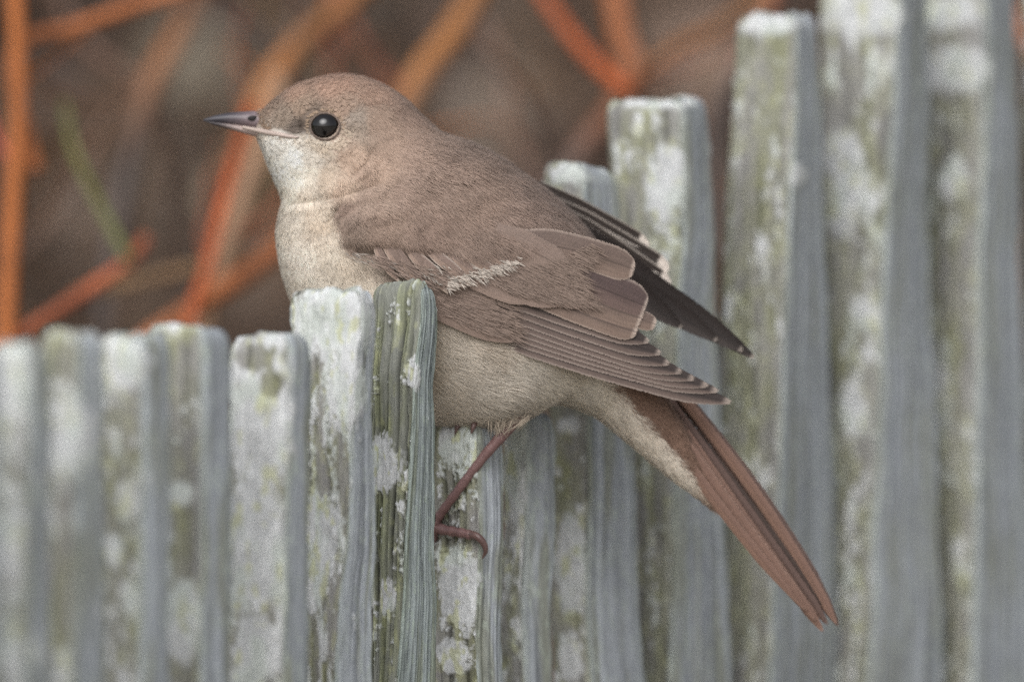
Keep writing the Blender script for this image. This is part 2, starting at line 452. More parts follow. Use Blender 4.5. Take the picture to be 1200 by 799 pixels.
OR = (170, 98, 46); RD = (162, 80, 38); TN = (150, 118, 92); BO = (138, 98, 70); GR = (104, 106, 62)
shrub('orange_shrub', (-0.075, 0.30, 0.0), 'bare orange-stemmed shrub behind the left pickets, around the beak of the bird',
      [([(2, 560), (8, 380), (14, 240), (22, 100), (14, -60), (6, -200)], .20, .22, 14, OR, 'stem'),
       ([(40, 200), (16, 64), (90, 32), (170, 4), (330, -50)], .215, .24, 13, (158, 94, 54), 'branch'),
       ([(120, 420), (150, 200), (178, 100), (214, 30), (262, -80)], .30, .34, 17, BO, 'stem', .905),
       ([(215, 480), (250, 300), (300, 130), (345, 60), (410, 0), (480, -80)], .29, .33, 18, (160, 106, 62), 'stem', .895),
       ([(205, 460), (226, 365), (244, 310), (266, 220), (284, 160), (296, 125)], .21, .24, 9.5, RD, 'stem'),
       ([(215, 460), (262, 300), (300, 190), (330, 90)], .25, .27, 17, TN, 'stem'),
       ([(150, 430), (222, 365), (300, 312), (380, 240), (460, 180)], .22, .26, 17, (158, 96, 58), 'stem'),
       ([(-60, 440), (30, 388), (90, 348), (150, 308), (170, 280)], .20, .23, 12, (156, 86, 56), 'branch'),
       ([(150, 305), (128, 262), (104, 215), (84, 168), (76, 120)], .22, .24, 8, GR, 'green_shoot'),
       ([(20, 300), (70, 240), (120, 150), (190, 60), (230, -20)], .33, .36, 5, (120, 92, 76), 'branch'),
       ([(178, 100), (200, 190), (206, 280), (196, 380)], .34, .36, 6, (92, 74, 66), 'branch'),
       ([(16, 70), (60, 110), (120, 120), (200, 90)], .30, .34, 4.5, (134, 92, 66), 'branch'),
       ([(250, 300), (320, 250), (372, 160), (390, 60), (386, -40)], .34, .36, 6, (150, 84, 60), 'branch'),
       ([(14, 190), (-10, 150), (-30, 60)], .22, .24, 6, (170, 84, 70), 'branch'),
       ([(90, 345), (150, 332), (240, 312), (330, 300)], .24, .27, 10, (160, 128, 96), 'branch')])
shrub('orange_shrub', (0.02, 0.33, 0.0), 'bare orange-stemmed shrub seen above the back of the bird',
      [([(420, 420), (450, 200), (490, 95), (530, 40), (575, -40), (620, -140)], .28, .32, 20, (156, 104, 60), 'stem', .905),
       ([(560, 420), (640, 240), (735, 105), (728, 40), (716, -30), (700, -140)], .27, .30, 20, (164, 100, 60), 'stem', .905),
       ([(735, 106), (704, 80), (668, 40), (634, -10), (600, -80)], .25, .29, 13, RD, 'branch'),
       ([(880, 420), (842, 230), (846, 120), (905, 4), (925, -80)], .24, .27, 12, (158, 92, 54), 'stem', .925),
       ([(1010, 420), (1100, 200), (1188, 60), (1230, -60)], .27, .30, 15, (150, 98, 70), 'stem'),
       ([(530, 40), (600, 90), (650, 180), (690, 260)], .34, .36, 7, (92, 72, 62), 'branch'),
       ([(480, 120), (430, 60), (400, 0), (380, -60)], .33, .35, 8, (150, 86, 56), 'branch'),
       ([(728, 40), (780, 120), (830, 160), (850, 240)], .33, .35, 6, (120, 88, 70), 'branch'),
       ([(640, 240), (600, 160), (590, 80), (560, 20)], .36, .38, 6, (130, 100, 84), 'branch'),
       ([(740, 110), (790, 60), (850, 30), (930, -40)], .30, .33, 13, (160, 110, 72), 'branch')])

# ------------------------------------------------------------------ fence
OLIVE = lin((129, 130, 107)); GREY = lin((153, 158, 164)); WHITE = lin((194, 196, 197)); PGREEN = lin((172, 182, 170)); YEL = lin((172, 174, 128)); DIRT = lin((70, 66, 54)); BROWN = lin((122, 112, 94))

fence = empty('picket_fence', (0.0, 0.0, 0.0))
tag(fence, 'weathered grey wooden picket fence crusted with white and olive lichen', 'fence')

PICKETS = []
def picket(top, bot, ty, yc, blobs=(), white=0.5, wgrey=0.15, seed=0, fine=False, ridge=0.0, tint=None, ell=None):
    """top/bot: left edge, arris and right edge at its own top and at the foot of the picture; ty: tops of those three; yc: depth of the arris"""
    top = (top[0] - 5, top[1], top[2] + 3); bot = (bot[0] - 7, bot[1], bot[2] + 4)
    s = (D + yc * K) / D
    def wx(px): return (px - 600) * K * s
    def wz(py): return ZC + (399.5 - py) * K * s
    xt = np.array([wx(q) for q in top]); xb = np.array([wx(q) for q in bot]); zt = np.array([wz(q) for q in ty])
    zb = wz(799)
    y0 = yc * K
    step = 0.00018 if fine else 0.0006
    def plan(x):
        a = x[1] - x[0]; c = x[2] - x[1]
        b = math.sqrt(max(a * c, 1e-9)); b = min(max(b, 0.005), 0.0085); d = a * c / b
        d = max(d, 0.003)
        return np.array([[x[0], y0 + b], [x[1], y0], [x[2], y0 + d], [x[0] + x[2] - x[1], y0 + b + d]])
    pt = plan(xt); pb = plan(xb)
    # perimeter samples (side, fraction)
    lens = [np.linalg.norm(pb[(i + 1) % 4] - pb[i]) for i in range(4)]
    per = []
    for i in range(4):
        n = max(6, int(lens[i] / (step if i < 2 else 0.0012)))
        per += [(i, j / n) for j in range(n)]
    per_i = np.array([p[0] for p in per]); per_f = np.array([p[1] for p in per])
    nP = len(per)
    ztop_c = np.array([zt[0], zt[1], zt[2], zt[0] + zt[2] - zt[1]])
    zmax = zt.max()
    hi = np.arange(0, max(0.02, zmax - (zb - 0.006)), step * (1.3 if fine else 1.6))
    lo = np.linspace(hi[-1] + 0.004, zmax + 0.03, 34)
    down = np.concatenate([hi, lo])
    nR = len(down)
    rows = []
    t = np.clip(down / (zmax - zb), 0, 6)[:, None]
    def corner(i): return pt[i][None, :] * (1 - t) + pb[i][None, :] * t
    cs = [corner(i) for i in range(4)]
    base = np.zeros((nR, nP, 2)); 
    for k in range(nP):
        i = per_i[k]; f = per_f[k]
        base[:, k] = cs[i] * (1 - f) + cs[(i + 1) % 4] * f
    wob = (fbm(down * 45, down * 0 + seed, seed + 40, 3) - 0.5)[:, None, None] * np.array([0.0016, 0.001])
    base = base + wob
    ztop = ztop_c[per_i] * (1 - per_f) + ztop_c[(per_i + 1) % 4] * per_f
    arc = np.concatenate([[0], np.cumsum(np.linalg.norm(np.diff(base[-1], axis=0), axis=1))])
    rag = (fbm(arc * 900, arc * 0 + seed, seed + 3) - 0.5) * 0.0012 + (fbm(arc * 200, arc * 0 + seed, seed + 8) - 0.5) * 0.003
    ztop = ztop + rag
    if ell: ztop = ztop - ell * 4 * (per_f - 0.5) ** 2 * (per_i < 2) * np.where(per_i == 0, 1, .6)
    Z = ztop[None, :] - down[:, None] * (ztop[None, :] / zmax) - 0.0
    # outward normals in plan (rounded at the corners)
    nrm = np.zeros((nP, 2))
    for i in range(4):
        e = pb[(i + 1) % 4] - pb[i]
        nn = np.array([e[1], -e[0]]); nn /= np.linalg.norm(nn)
        if np.dot(nn, (pb[i] + pb[(i + 1) % 4]) / 2 - pb.mean(0)) < 0: nn = -nn
        nrm[per_i == i] = nn
    sm = nrm.copy()
    w = 4 if fine else 2
    for q in range(1, w + 1): sm += np.roll(nrm, q, 0) + np.roll(nrm, -q, 0)
    nrm = sm / np.linalg.norm(sm, axis=1)[:, None]
    A = np.broadcast_to(arc[None, :], (nR, nP)); 
    # relief: grain ridges along the picket, worn arrises, lichen crusts
    warp = (fbm(A * 60, Z * 25, seed + 1, 2) - 0.5) * 0.0016
    grain = fbm((A + warp) * 950, Z * 22, seed + 2, 3) - 0.5
    gr2 = fbm((A + warp) * 2600, Z * 45, seed + 4, 2) - 0.5
    crack = smooth(0.60, 0.72, fbm((A + warp) * 1300, Z * 30, seed + 21, 2))
    left = (per_i == 0) | (per_i == 3)
    lw = np.where(left, 1.0, 0.0)
    for q in (1, 2, 3): lw = (lw + np.roll(lw, 1) + np.roll(lw, -1)) / 3
    lw = lw[None, :]
    dist_corner = np.minimum(per_f, 1 - per_f)[None, :] * np.array(lens)[per_i][None, :]
    rnd = 0.0011 * np.exp(-(dist_corner / 0.0009)) * (0.3 + 2.2 * fbm(A * 300, Z * 160, seed + 41, 3) ** 1.5)
    endr = 0.0016 * np.exp(-(down[:, None] / 0.0012))
    # lichen masks
    big = fbm(A * 220, Z * 120, seed + 5, 4); med = fbm(A * 600, Z * 420, seed + 6, 3); sml = fbm(A * 1700, Z * 1500, seed + 7, 3)
    n1 = 0.62 * big + 0.38 * med
    wm = smooth(0.63 - 0.30 * white, 0.73 - 0.30 * white, n1 + 0.25 * (sml - 0.5)) * lw + smooth(0.74 - 0.3 * wgrey, 0.82 - 0.3 * wgrey, n1) * (1 - lw)
    # placed crusts
    X3 = base[..., 0]
    PX = X3 / (K * s) + 600; PY = 399.5 - (Z - ZC) / (K * s)
    for (cx, cy, rx, ry, sign) in blobs:
        d = np.sqrt(((PX - cx) / rx) ** 2 + ((PY - cy) / ry) ** 2) + (med - 0.5) * 0.9 + (sml - 0.5) * 0.35
        front = ((per_i < 2)[None, :])
        m = smooth(1.08, 0.86, d) * front
        wm = np.maximum(wm, m) if sign > 0 else wm * (1 - m)
    wm = np.clip(wm, 0, 1)
    rg = np.where(lw > 0.5, 1.0, 0.6)
    disp = (grain * 0.0009 + gr2 * 0.00035 - crack * 0.0005) * (1 - 0.75 * wm) * rg * (0.7 + ridge) + wm * (0.00028 + 0.0005 * (med - 0.45) + 0.0003 * (sml - 0.5)) - rnd - endr
    XY = base + nrm[None] * disp[..., None]
    # colours of the wood and of what grows on it
    alg = smooth(0.3, 0.7, 0.5 * big + 0.5 * fbm(A * 300, Z * 60, seed + 11, 3))[..., None]
    c_left = OLIVE * (0.6 + 0.8 * fbm(A * 900, Z * 80, seed + 12, 3))[..., None] * (1 + ridge * 1.5 * np.clip(grain + gr2 * .7, -.4, .3))[..., None]
    c_left = c_left * alg + (0.5 * GREY + 0.5 * BROWN) * (1 - alg)
    c_left = c_left * (1 - (0.45 + 0.25 * ridge) * (crack * (1 - wm))[..., None])
    streak = fbm((A + warp) * 1100, Z * 9, seed + 13, 3)[..., None]
    c_right = GREY * (0.5 + 0.95 * streak)
    c_right = c_right * (1 - 0.4 * crack[..., None]) * (0.72 + 0.56 * fbm(A * 420, Z * 5, seed + 23, 2))[..., None]
    gedge = np.exp(-(dist_corner / 0.0011))[..., None] * (per_i == 1)[None, :, None]
    c_right = c_right * (1 - 0.7 * gedge) + PGREEN * 0.95 * 0.7 * gedge
    al2 = smooth(0.52, 0.7, fbm(A * 250, Z * 40, seed + 14, 3))[..., None]
    c_right = c_right * (1 - 0.55 * al2) + OLIVE * 0.9 * 0.55 * al2
    spk = smooth(0.62, 0.72, fbm(A * 900, Z * 500, seed + 42, 3))[..., None]
    c_right = c_right * (1 - 0.4 * spk) + PGREEN * 0.4 * spk
    col = c_left * lw[..., None] + c_right * (1 - lw[..., None])
    if tint is not None: col = col * np.asarray(tint)
    yel = smooth(0.60, 0.72, fbm(A * 420, Z * 300, seed + 15, 3))[..., None] * lw[..., None]
    lich = WHITE * (0.72 + 0.42 * med + 0.16 * (sml - 0.5))[..., None]
    pg = smooth(0.45, 0.7, fbm(A * 180, Z * 150, seed + 16, 3))[..., None]
    lich = lich * (1 - 0.45 * pg) + PGREEN * 0.45 * pg
    lich = lich * (1 - 0.6 * yel) + YEL * 0.6 * yel
    col = col * (1 - wm[..., None]) + lich * wm[..., None]
    col = col * (1 - 0.25 * (yel * (1 - wm[..., None]))) + YEL * 0.25 * yel * (1 - wm[..., None])
    verts = np.concatenate([XY, Z[..., None]], -1).reshape(-1, 3)
    cols = col.reshape(-1, 3)
    faces = grid_faces(nR, nP, True)
    # sawn top, rough
    rings = 5 if fine else 3
    prev = np.arange(nP)
    topr = np.concatenate([XY[0], Z[0][:, None]], -1); cen = topr.mean(0)
    extraV, extraC = [], []
    off = len(verts)
    for q in range(1, rings + 1):
        f = q / (rings + 1.0)
        ring = topr * (1 - f) + cen * f
        ring[:, 2] += 0.0004 * math.sin(f * 1.5) + (fbm(ring[:, 0] * 1500, ring[:, 1] * 1500, seed + 33, 2) - 0.5) * 0.0008
        extraV.append(ring); extraC.append((0.35 * WHITE + 0.3 * PGREEN + 0.2 * OLIVE) * (0.6 + 0.5 * fbm(ring[:, 0] * 900, ring[:, 1] * 900, seed + 34, 3))[:, None])
        cur = off + (q - 1) * nP + np.arange(nP)
        for j in range(nP):
            j2 = (j + 1) % nP
            faces.append((int(prev[j2]), int(prev[j]), int(cur[j]), int(cur[j2])))
        prev = cur
    extraV.append(cen[None, :]); extraC.append(PGREEN[None, :])
    kc = off + rings * nP
    for j in range(nP): faces.append((int(prev[(j + 1) % nP]), int(prev[j]), kc))
    verts = np.vstack([verts] + extraV); cols = np.vstack([cols] + extraC)
    o = new_mesh('picket', verts, faces, M_WOOD, fence, cols=np.clip(cols, 0.01, 0.9))
    PICKETS.append((pb[3], pb[2]))
    return o

mm = 1e-3 / K
# nearer to farther, left to right
picket((-170, -120, -95), (-175, -125, -100), (408, 410, 405), -252 * mm, white=.5, seed=101)
picket((-78, -22, 2), (-82, -24, 4), (412, 405, 404), -222 * mm, white=.6, seed=111)
picket((-6, 36, 62), (-12, 30, 60), (403, 404, 405), -192 * mm, [(14, 440, 24, 60, 1), (8, 640, 18, 40, 1)], white=.75, wgrey=.4, seed=121)
picket((46, 92, 122), (36, 84, 122), (388, 390, 396), -164 * mm, [(80, 515, 34, 48, 1), (70, 425, 30, 30, -1), (70, 690, 30, 80, -1)], white=.35, wgrey=.15, seed=131)
picket((112, 166, 200), (108, 166, 200), (396, 394, 392), -137 * mm, [(140, 425, 32, 42, 1), (150, 587, 13, 26, 1), (134, 646, 12, 22, 1), (152, 697, 12, 14, 1)], white=.22, wgrey=.1, seed=141, ell=0.0012)
picket((170, 236, 272), (178, 236, 272), (374, 378, 392), -111 * mm, [(212, 580, 15, 16, 1), (212, 730, 20, 50, 1), (200, 376, 40, 10, 1)], white=.18, wgrey=.05, seed=151, ell=0.0014)
picket((270, 338, 364), (268, 336, 364), (392, 386, 396), -83 * mm, [(305, 480, 40, 95, 1), (300, 640, 32, 80, 1), (300, 762, 30, 40, 1), (300, 420, 26, 16, -1), (318, 450, 14, 18, -1)], white=.62, wgrey=.12, seed=161, ell=0.0015)
picket((340, 424, 438), (360, 392, 438), (340, 337, 343), -54 * mm, [(390, 372, 52, 52, 1), (405, 455, 24, 50, 1), (372, 630, 22, 60, 1), (366, 690, 12, 30, 1)], white=.36, wgrey=.06, seed=171, fine=True, ell=0.0006)
picket((436, 494, 511), (437, 464, 510), (332, 327, 346), -30 * mm, [(449, 545, 20, 32, 1), (484, 440, 10, 18, 1), (455, 700, 9, 24, 1)], white=.10, wgrey=.02, seed=181, fine=True, ridge=1.3, ell=0.0016, tint=(0.80, 0.84, 0.78))
picket((508, 562, 592), (508, 562, 592), (494, 492, 496), -9 * mm, [(530, 520, 16, 26, 1), (540, 690, 22, 50, 1), (530, 770, 20, 20, 1)], white=.33, wgrey=.03, seed=191, fine=True, ridge=0.6)
picket((590, 614, 652), (590, 614, 650), (486, 484, 490), 10 * mm, [(602, 500, 14, 50, 1), (604, 580, 12, 40, 1)], white=.6, wgrey=.08, seed=201)
picket((636, 682, 724), (650, 690, 756), (194, 190, 200), 31 * mm, [(670, 205, 26, 14, 1), (668, 500, 14, 10, 1), (668, 660, 18, 60, 1), (668, 770, 14, 30, 1)], white=.24, wgrey=.05, seed=211, ell=0.0008)
picket((714, 806, 832), (746, 786, 862), (118, 114, 118), 52 * mm, [(780, 215, 26, 46, 1), (770, 120, 50, 8, 1), (722, 190, 6, 30, 1)], white=.12, wgrey=.03, seed=221, ell=0.0006)
picket((868, 938, 958), (822, 905, 990), (20, 18, 22), 71 * mm, [(900, 28, 40, 14, 1), (935, 205, 12, 14, 1)], white=.16, wgrey=.03, seed=231)
picket((962, 1054, 1084), (972, 1016, 1108), (-24, -28, -22), 92 * mm, [(1015, 20, 50, 22, 1), (990, 230, 22, 50, 1), (985, 180, 20, 30, 1), (1015, 370, 14, 20, 1), (1000, 480, 16, 36, 1)], white=.28, wgrey=.04, seed=241)
picket((1076, 1158, 1188), (1094, 1140, 1215), (-60, -64, -58), 112 * mm, [(1120, 82, 46, 26, 1), (1112, 16, 40, 20, 1), (1118, 210, 18, 26, 1)], white=.2, wgrey=.05, seed=251)
picket((1204, 1280, 1310), (1206, 1256, 1322), (-80, -82, -80), 133 * mm, [], white=.3, seed=261)
picket((1316, 1390, 1430), (1316, 1370, 1436), (-95, -96, -90), 154 * mm, [], white=.3, seed=271)

def rail(z0, z1):
    pts = np.array([0.5 * (a + b) for a, b in PICKETS]); back = np.array([a for a, b in PICKETS])
    line = back.copy()
    line[0] = back[0] + (back[0] - back[1]) * 1.5; line[-1] = back[-1] + (back[-1] - back[-2]) * 1.5
    # a straight rail just behind the rear corners
    d = line[-1] - line[0]; d /= np.linalg.norm(d); nn = np.array([-d[1], d[0]])
    if nn[1] < 0: nn = -nn
    offs = (back - line[0]) @ nn
    o0 = offs.max() - 0.004
    a = line[0] + nn * o0 - d * 0.02; b = line[-1] + nn * o0 + d * 0.02
    n = 60
    V = []
    for t in np.linspace(0, 1, n):
        p = a * (1 - t) + b * t
        for (q, z) in ((0, z0), (0, z1), (0.028, z1 - 0.002), (0.028, z0)):
            jt = 0.0006 * (vn(t * 50, z * 90, 4) - 0.5)
            V.append((p[0] + nn[0] * (q + jt), p[1] + nn[1] * (q + jt), z + jt))
    V = np.array(V)
    F = grid_faces(n, 4, True) + [(3, 2, 1, 0), tuple((n - 1) * 4 + k for k in range(4))]
    col = (0.6 * GREY + 0.4 * BROWN) * (0.6 + 0.8 * fbm(V[:, 0] * 30, V[:, 2] * 400, 77)[:, None])
    new_mesh('rail', V, F, M_WOOD, fence, cols=col, smooth_shade=False)
rail(0.62, 0.68); rail(0.20, 0.26)

# ------------------------------------------------------------------ bird
BIRD0 = P(540, 628, -8 * mm)
bird = empty('perched_bird', BIRD0)
tag(bird, 'small brown songbird with pale throat and rufous tail perched on the picket fence', 'bird')

SEC = [  # top x, y, bottom x, y, half breadth
    (300, 132, 298, 157, 11), (309, 123, 302, 166, 22), (320, 113, 307, 178, 31), (342, 99, 313, 194, 44), (368, 90, 319, 208, 52),
    (400, 85, 325, 222, 57), (432, 90, 329, 236, 60), (464, 106, 326, 252, 63), (488, 127, 323, 272, 70), (512, 147, 325, 296, 82),
    (543, 162, 331, 325, 95), (578, 180, 346, 360, 105), (613, 203, 376, 405, 112), (644, 226, 420, 446, 114), (671, 251, 470, 480, 110),
    (696, 282, 520, 497, 102), (716, 318, 566, 502, 90), (735, 360, 602, 494, 74), (752, 402, 645, 474, 58), (768, 438, 690, 483, 44),
    (784, 468, 732, 513, 32), (801, 498, 774, 549, 20), (819, 533, 806, 574, 13), (846, 576, 839, 598, 3)]
SEC = [(a + (2.5 if a < 340 else 0), b_ + float(np.interp(a, [300, 320, 400, 470, 520, 560], [3, 3.5, 3.5, 4.5, 5, 2])), c_ + 1.5 * (a < 560), d_, w_) for a, b_, c_, d_, w_ in SEC]
NR, NS = 190, 120
S = catmull(SEC, NR)
ang = np.linspace(0, 2 * np.pi, NS, endpoint=False)
mx_ = (S[:, 0] + S[:, 2]) / 2; my_ = (S[:, 1] + S[:, 3]) / 2
hx = (S[:, 0] - S[:, 2]) / 2; hy = (S[:, 1] - S[:, 3]) / 2
ca = np.cos(ang); sa = np.sin(ang)
ex = 0.9
cs_ = np.sign(ca) * np.abs(ca) ** ex; sn_ = np.sign(sa) * np.abs(sa) ** ex
BX = mx_[:, None] + hx[:, None] * cs_[None]
BY = my_[:, None] + hy[:, None] * cs_[None]
BW = -S[:, 4][:, None] * sn_[None]

def seg_dist(px, py, poly):
    d = np.full(np.shape(px), 1e9)
    for (x0, y0), (x1, y1) in zip(poly[:-1], poly[1:]):
        vx, vy = x1 - x0, y1 - y0
        t = np.clip(((px - x0) * vx + (py - y0) * vy) / (vx * vx + vy * vy), 0, 1)
        d = np.minimum(d, np.hypot(px - x0 - t * vx, py - y0 - t * vy))
    return d

def inside(px, py, poly):
    r = np.zeros(np.shape(px), bool)
    n = len(poly)
    for i in range(n):
        x0, y0 = poly[i]; x1, y1 = poly[(i + 1) % n]
        c = ((y0 > py) != (y1 > py)) & (px < (x1 - x0) * (py - y0) / (y1 - y0 + 1e-9) + x0)
        r ^= c
    return r

BW_FLAT = BW.copy()
SCAP = [(390, 246), (400, 236), (440, 120), (720, 160), (718, 290), (692, 300), (668, 318), (640, 328), (606, 314), (575, 318), (550, 320), (520, 314), (480, 306), (440, 299), (408, 297), (393, 282)]
sdp = seg_dist(BX, BY, SCAP + [SCAP[0]]) * np.where(inside(BX, BY, SCAP), 1, -1)
sidew = smooth(0.25, 0.75, np.abs(sn_))[None, :] * smooth(0, 4, S[:, 4] - 12)[:, None]
bul = (16 + 3 * smooth(560, 640, BX)) * smooth(-2, 24 + 66 * smooth(262, 232, BY) * smooth(560, 480, BX) + 20 * smooth(600, 660, BX), sdp)
EAR = [(432, 178), (428, 190), (414, 201)]
THR = [(326, 238), (350, 236), (385, 231), (415, 224), (440, 214)]
bul = bul - 4 * np.exp(-(seg_dist(BX, BY, EAR) / 4) ** 2)
dthr = seg_dist(BX, BY, THR)
above = BY < np.interp(BX, [326, 385, 440], [238, 231, 214])
bul = bul - 2.6 * np.exp(-(dthr / 5) ** 2) + np.where(above, 1.6 * np.exp(-((dthr - 14) / 12) ** 2), 0)
bul = bul + 3 * np.exp(-(((BX - 400) / 30) ** 2 + ((BY - 180) / 20) ** 2))       # cheek
bul = bul - 9 * np.exp(-(seg_dist(BX, BY, [(398, 237), (393, 246), (387, 256)]) / 3.5) ** 2)
bul = bul - 4 * np.exp(-(((BX - 352) / 10) ** 2 + ((BY - 150) / 7) ** 2))        # lores
bul = bul + 10 * np.exp(-(((BX - 585) / 32) ** 2 + ((BY - 478) / 30) ** 2))      # thigh
bul = bul + 3.5 * (fbm(BX / 34, BY / 34, 5) - 0.5) * smooth(330, 420, BX) + 0.7 * (fbm(BX / 9, BY / 9, 6) - 0.5)
BW = BW + np.sign(BW) * bul * sidew
bv = Pn(BX, BY, BW).reshape(-1, 3)
bf = grid_faces(NR, NS, True)
c0 = Pn(S[0, 0] * .5 + S[0, 2] * .5 - 2, S[0, 1] * .5 + S[0, 3] * .5, 0); c1 = Pn(S[-1, 0] * .5 + S[-1, 2] * .5 + 2, S[-1, 1] * .5 + S[-1, 3] * .5 + 2, 0)
bv = np.vstack([bv, c0[None], c1[None]])
for j in range(NS):
    bf.append((NR * NS, (j + 1) % NS, j))
    bf.append((NR * NS + 1, (NR - 1) * NS + j, (NR - 1) * NS + (j + 1) % NS))

# plumage colour: x, y, colour, reach
PL = [(310, 122, (150, 122, 100)), (340, 108, (168, 130, 104)), (385, 98, (172, 132, 106)), (430, 105, (166, 130, 106)), (470, 122, (160, 128, 108)),
      (350, 128, (156, 128, 104)), (330, 140, (150, 128, 108)), (352, 148, (88, 74, 64)), (342, 149, (112, 96, 84)), (360, 138, (116, 98, 84)), (412, 140, (170, 150, 132)), (400, 166, (180, 152, 130)), (385, 275, (208, 190, 168)), (389, 296, (208, 192, 170)), (379, 250, (204, 184, 160)), (404, 262, (150, 124, 106)), (408, 286, (150, 124, 106)), (401, 246, (148, 120, 102)), (400, 128, (164, 132, 108)), (440, 140, (160, 130, 108)),
      (412, 150, (158, 136, 116)), (380, 172, (192, 172, 150)), (364, 184, (210, 197, 180)), (362, 202, (212, 198, 178)), (352, 168, (206, 193, 176)), (408, 180, (184, 152, 126)), (430, 195, (174, 142, 118)), (450, 170, (160, 130, 108)),
      (330, 165, (224, 216, 204)), (345, 180, (232, 226, 214)), (325, 200, (228, 219, 204)), (350, 205, (224, 213, 196)), (380, 205, (202, 178, 152)),
      (360, 226, (212, 194, 172)), (400, 218, (190, 160, 134)), (335, 228, (220, 207, 188)),
      (335, 260, (216, 201, 181)), (350, 300, (222, 208, 190)), (380, 260, (204, 180, 152)), (400, 300, (206, 188, 164)), (365, 340, (218, 204, 184)), (430, 350, (208, 192, 170)),
      (430, 235, (160, 132, 112)), (480, 170, (158, 128, 108)), (520, 200, (152, 124, 106)), (480, 220, (152, 124, 106)), (440, 265, (152, 124, 105)), (500, 270, (146, 118, 101)),
      (560, 220, (150, 122, 104)), (600, 250, (146, 119, 103)), (560, 290, (144, 118, 102)), (640, 260, (148, 121, 105)), (680, 290, (150, 122, 106)), (640, 300, (146, 118, 103)),
      (470, 300, (148, 121, 104)), (520, 310, (148, 122, 106)), (700, 330, (146, 116, 98)),
      (540, 420, (196, 182, 164)), (600, 440, (194, 181, 164)), (520, 460, (200, 186, 168)), (560, 470, (198, 185, 168)), (585, 485, (180, 167, 150)), (640, 450, (200, 187, 168)), (680, 455, (208, 195, 176)),
      (480, 420, (194, 176, 152)), (560, 400, (184, 167, 147)), (660, 425, (190, 175, 154)),
      (720, 495, (214, 201, 182)), (760, 530, (218, 206, 188)), (795, 562, (214, 200, 182)), (826, 590, (172, 142, 122)), (815, 540, (138, 102, 82)), (780, 515, (142, 108, 88)), (700, 470, (204, 190, 168)),
      (707, 476, (220, 207, 188)), (737, 505, (220, 207, 188)), (767, 538, (220, 207, 188)), (797, 573, (220, 207, 188)), (725, 460, (140, 104, 84)), (755, 489, (140, 104, 84)), (785, 522, (140, 104, 84)), (815, 557, (140, 104, 84)), (745, 462, (134, 104, 84)), (690, 490, (208, 195, 175)), (740, 508, (228, 216, 198)), (712, 488, (222, 209, 190)), (770, 536, (228, 216, 198)), (778, 488, (138, 102, 82)), (760, 440, (130, 104, 88)), (740, 400, (146, 112, 92)), (800, 515, (140, 100, 80)), (790, 550, (206, 190, 170))]
PLp = np.array([(a, b) for a, b, c in PL], float); PLc = np.array([lin(c) for a, b, c in PL])
PLc = (PLc * 0.70 + PLc.mean(1)[:, None] * 0.30 * np.array([1.03, 0.985, 1.0])) * 1.16 * np.array([0.975, 1.0, 1.0])
UT_PALE = lin((218, 208, 194)); UT_RUF = lin((128, 103, 89)); UT_MID = lin((160, 132, 114))
def plumage_col(px, py):
    px = np.asarray(px).ravel(); py = np.asarray(py).ravel()
    out = np.zeros((len(px), 3))
    for s0 in range(0, len(px), 20000):
        q = np.stack([px[s0:s0 + 20000], py[s0:s0 + 20000]], -1)
        d2 = ((q[:, None, :] - PLp[None]) ** 2).sum(-1) + 30.0
        w = d2 ** -2.6
        o_ = (w @ PLc) / w.sum(1)[:, None]
        # buff undertail coverts below, rufous rump above
        ln = np.array([118.0, 128.0]); ln /= np.linalg.norm(ln)
        dd = (q[:, 0] - 718) * ln[1] - (q[:, 1] - 455) * ln[0] + 5 * (vn(q[:, 0] / 14, q[:, 1] / 14, 77) - 0.5)
        up = smooth(-5, 6, dd)[:, None]; al_ = smooth(690, 730, q[:, 0] + 0.6 * (q[:, 1] - 460))[:, None] * (q[:, 1:2] > 400)
        tl_ = smooth(800, 838, q[:, 0])[:, None]
        two = (UT_PALE * (1 - tl_) + UT_MID * tl_) * (1 - up) + UT_RUF * up
        out[s0:s0 + 20000] = o_ * (1 - al_) + two * al_
    return out
bcol = np.vstack([plumage_col(BX, BY), lin((150, 130, 110))[None], lin((180, 150, 120))[None]])
body = new_mesh('body', bv, bf, M_BODY, bird, cols=bcol * 0.85)
body_bvh = BVHTree.FromPolygons([Vector(v) for v in bv], bf)

def front(px, py, default=0.0):
    """depth of the near side of the body, in units"""
    p = Vector(P(px, py, -400)); q = Vector(P(px, py, 400))
    h = body_bvh.ray_cast(p, (q - p).normalized())
    return default if h[0] is None else h[0].y / K

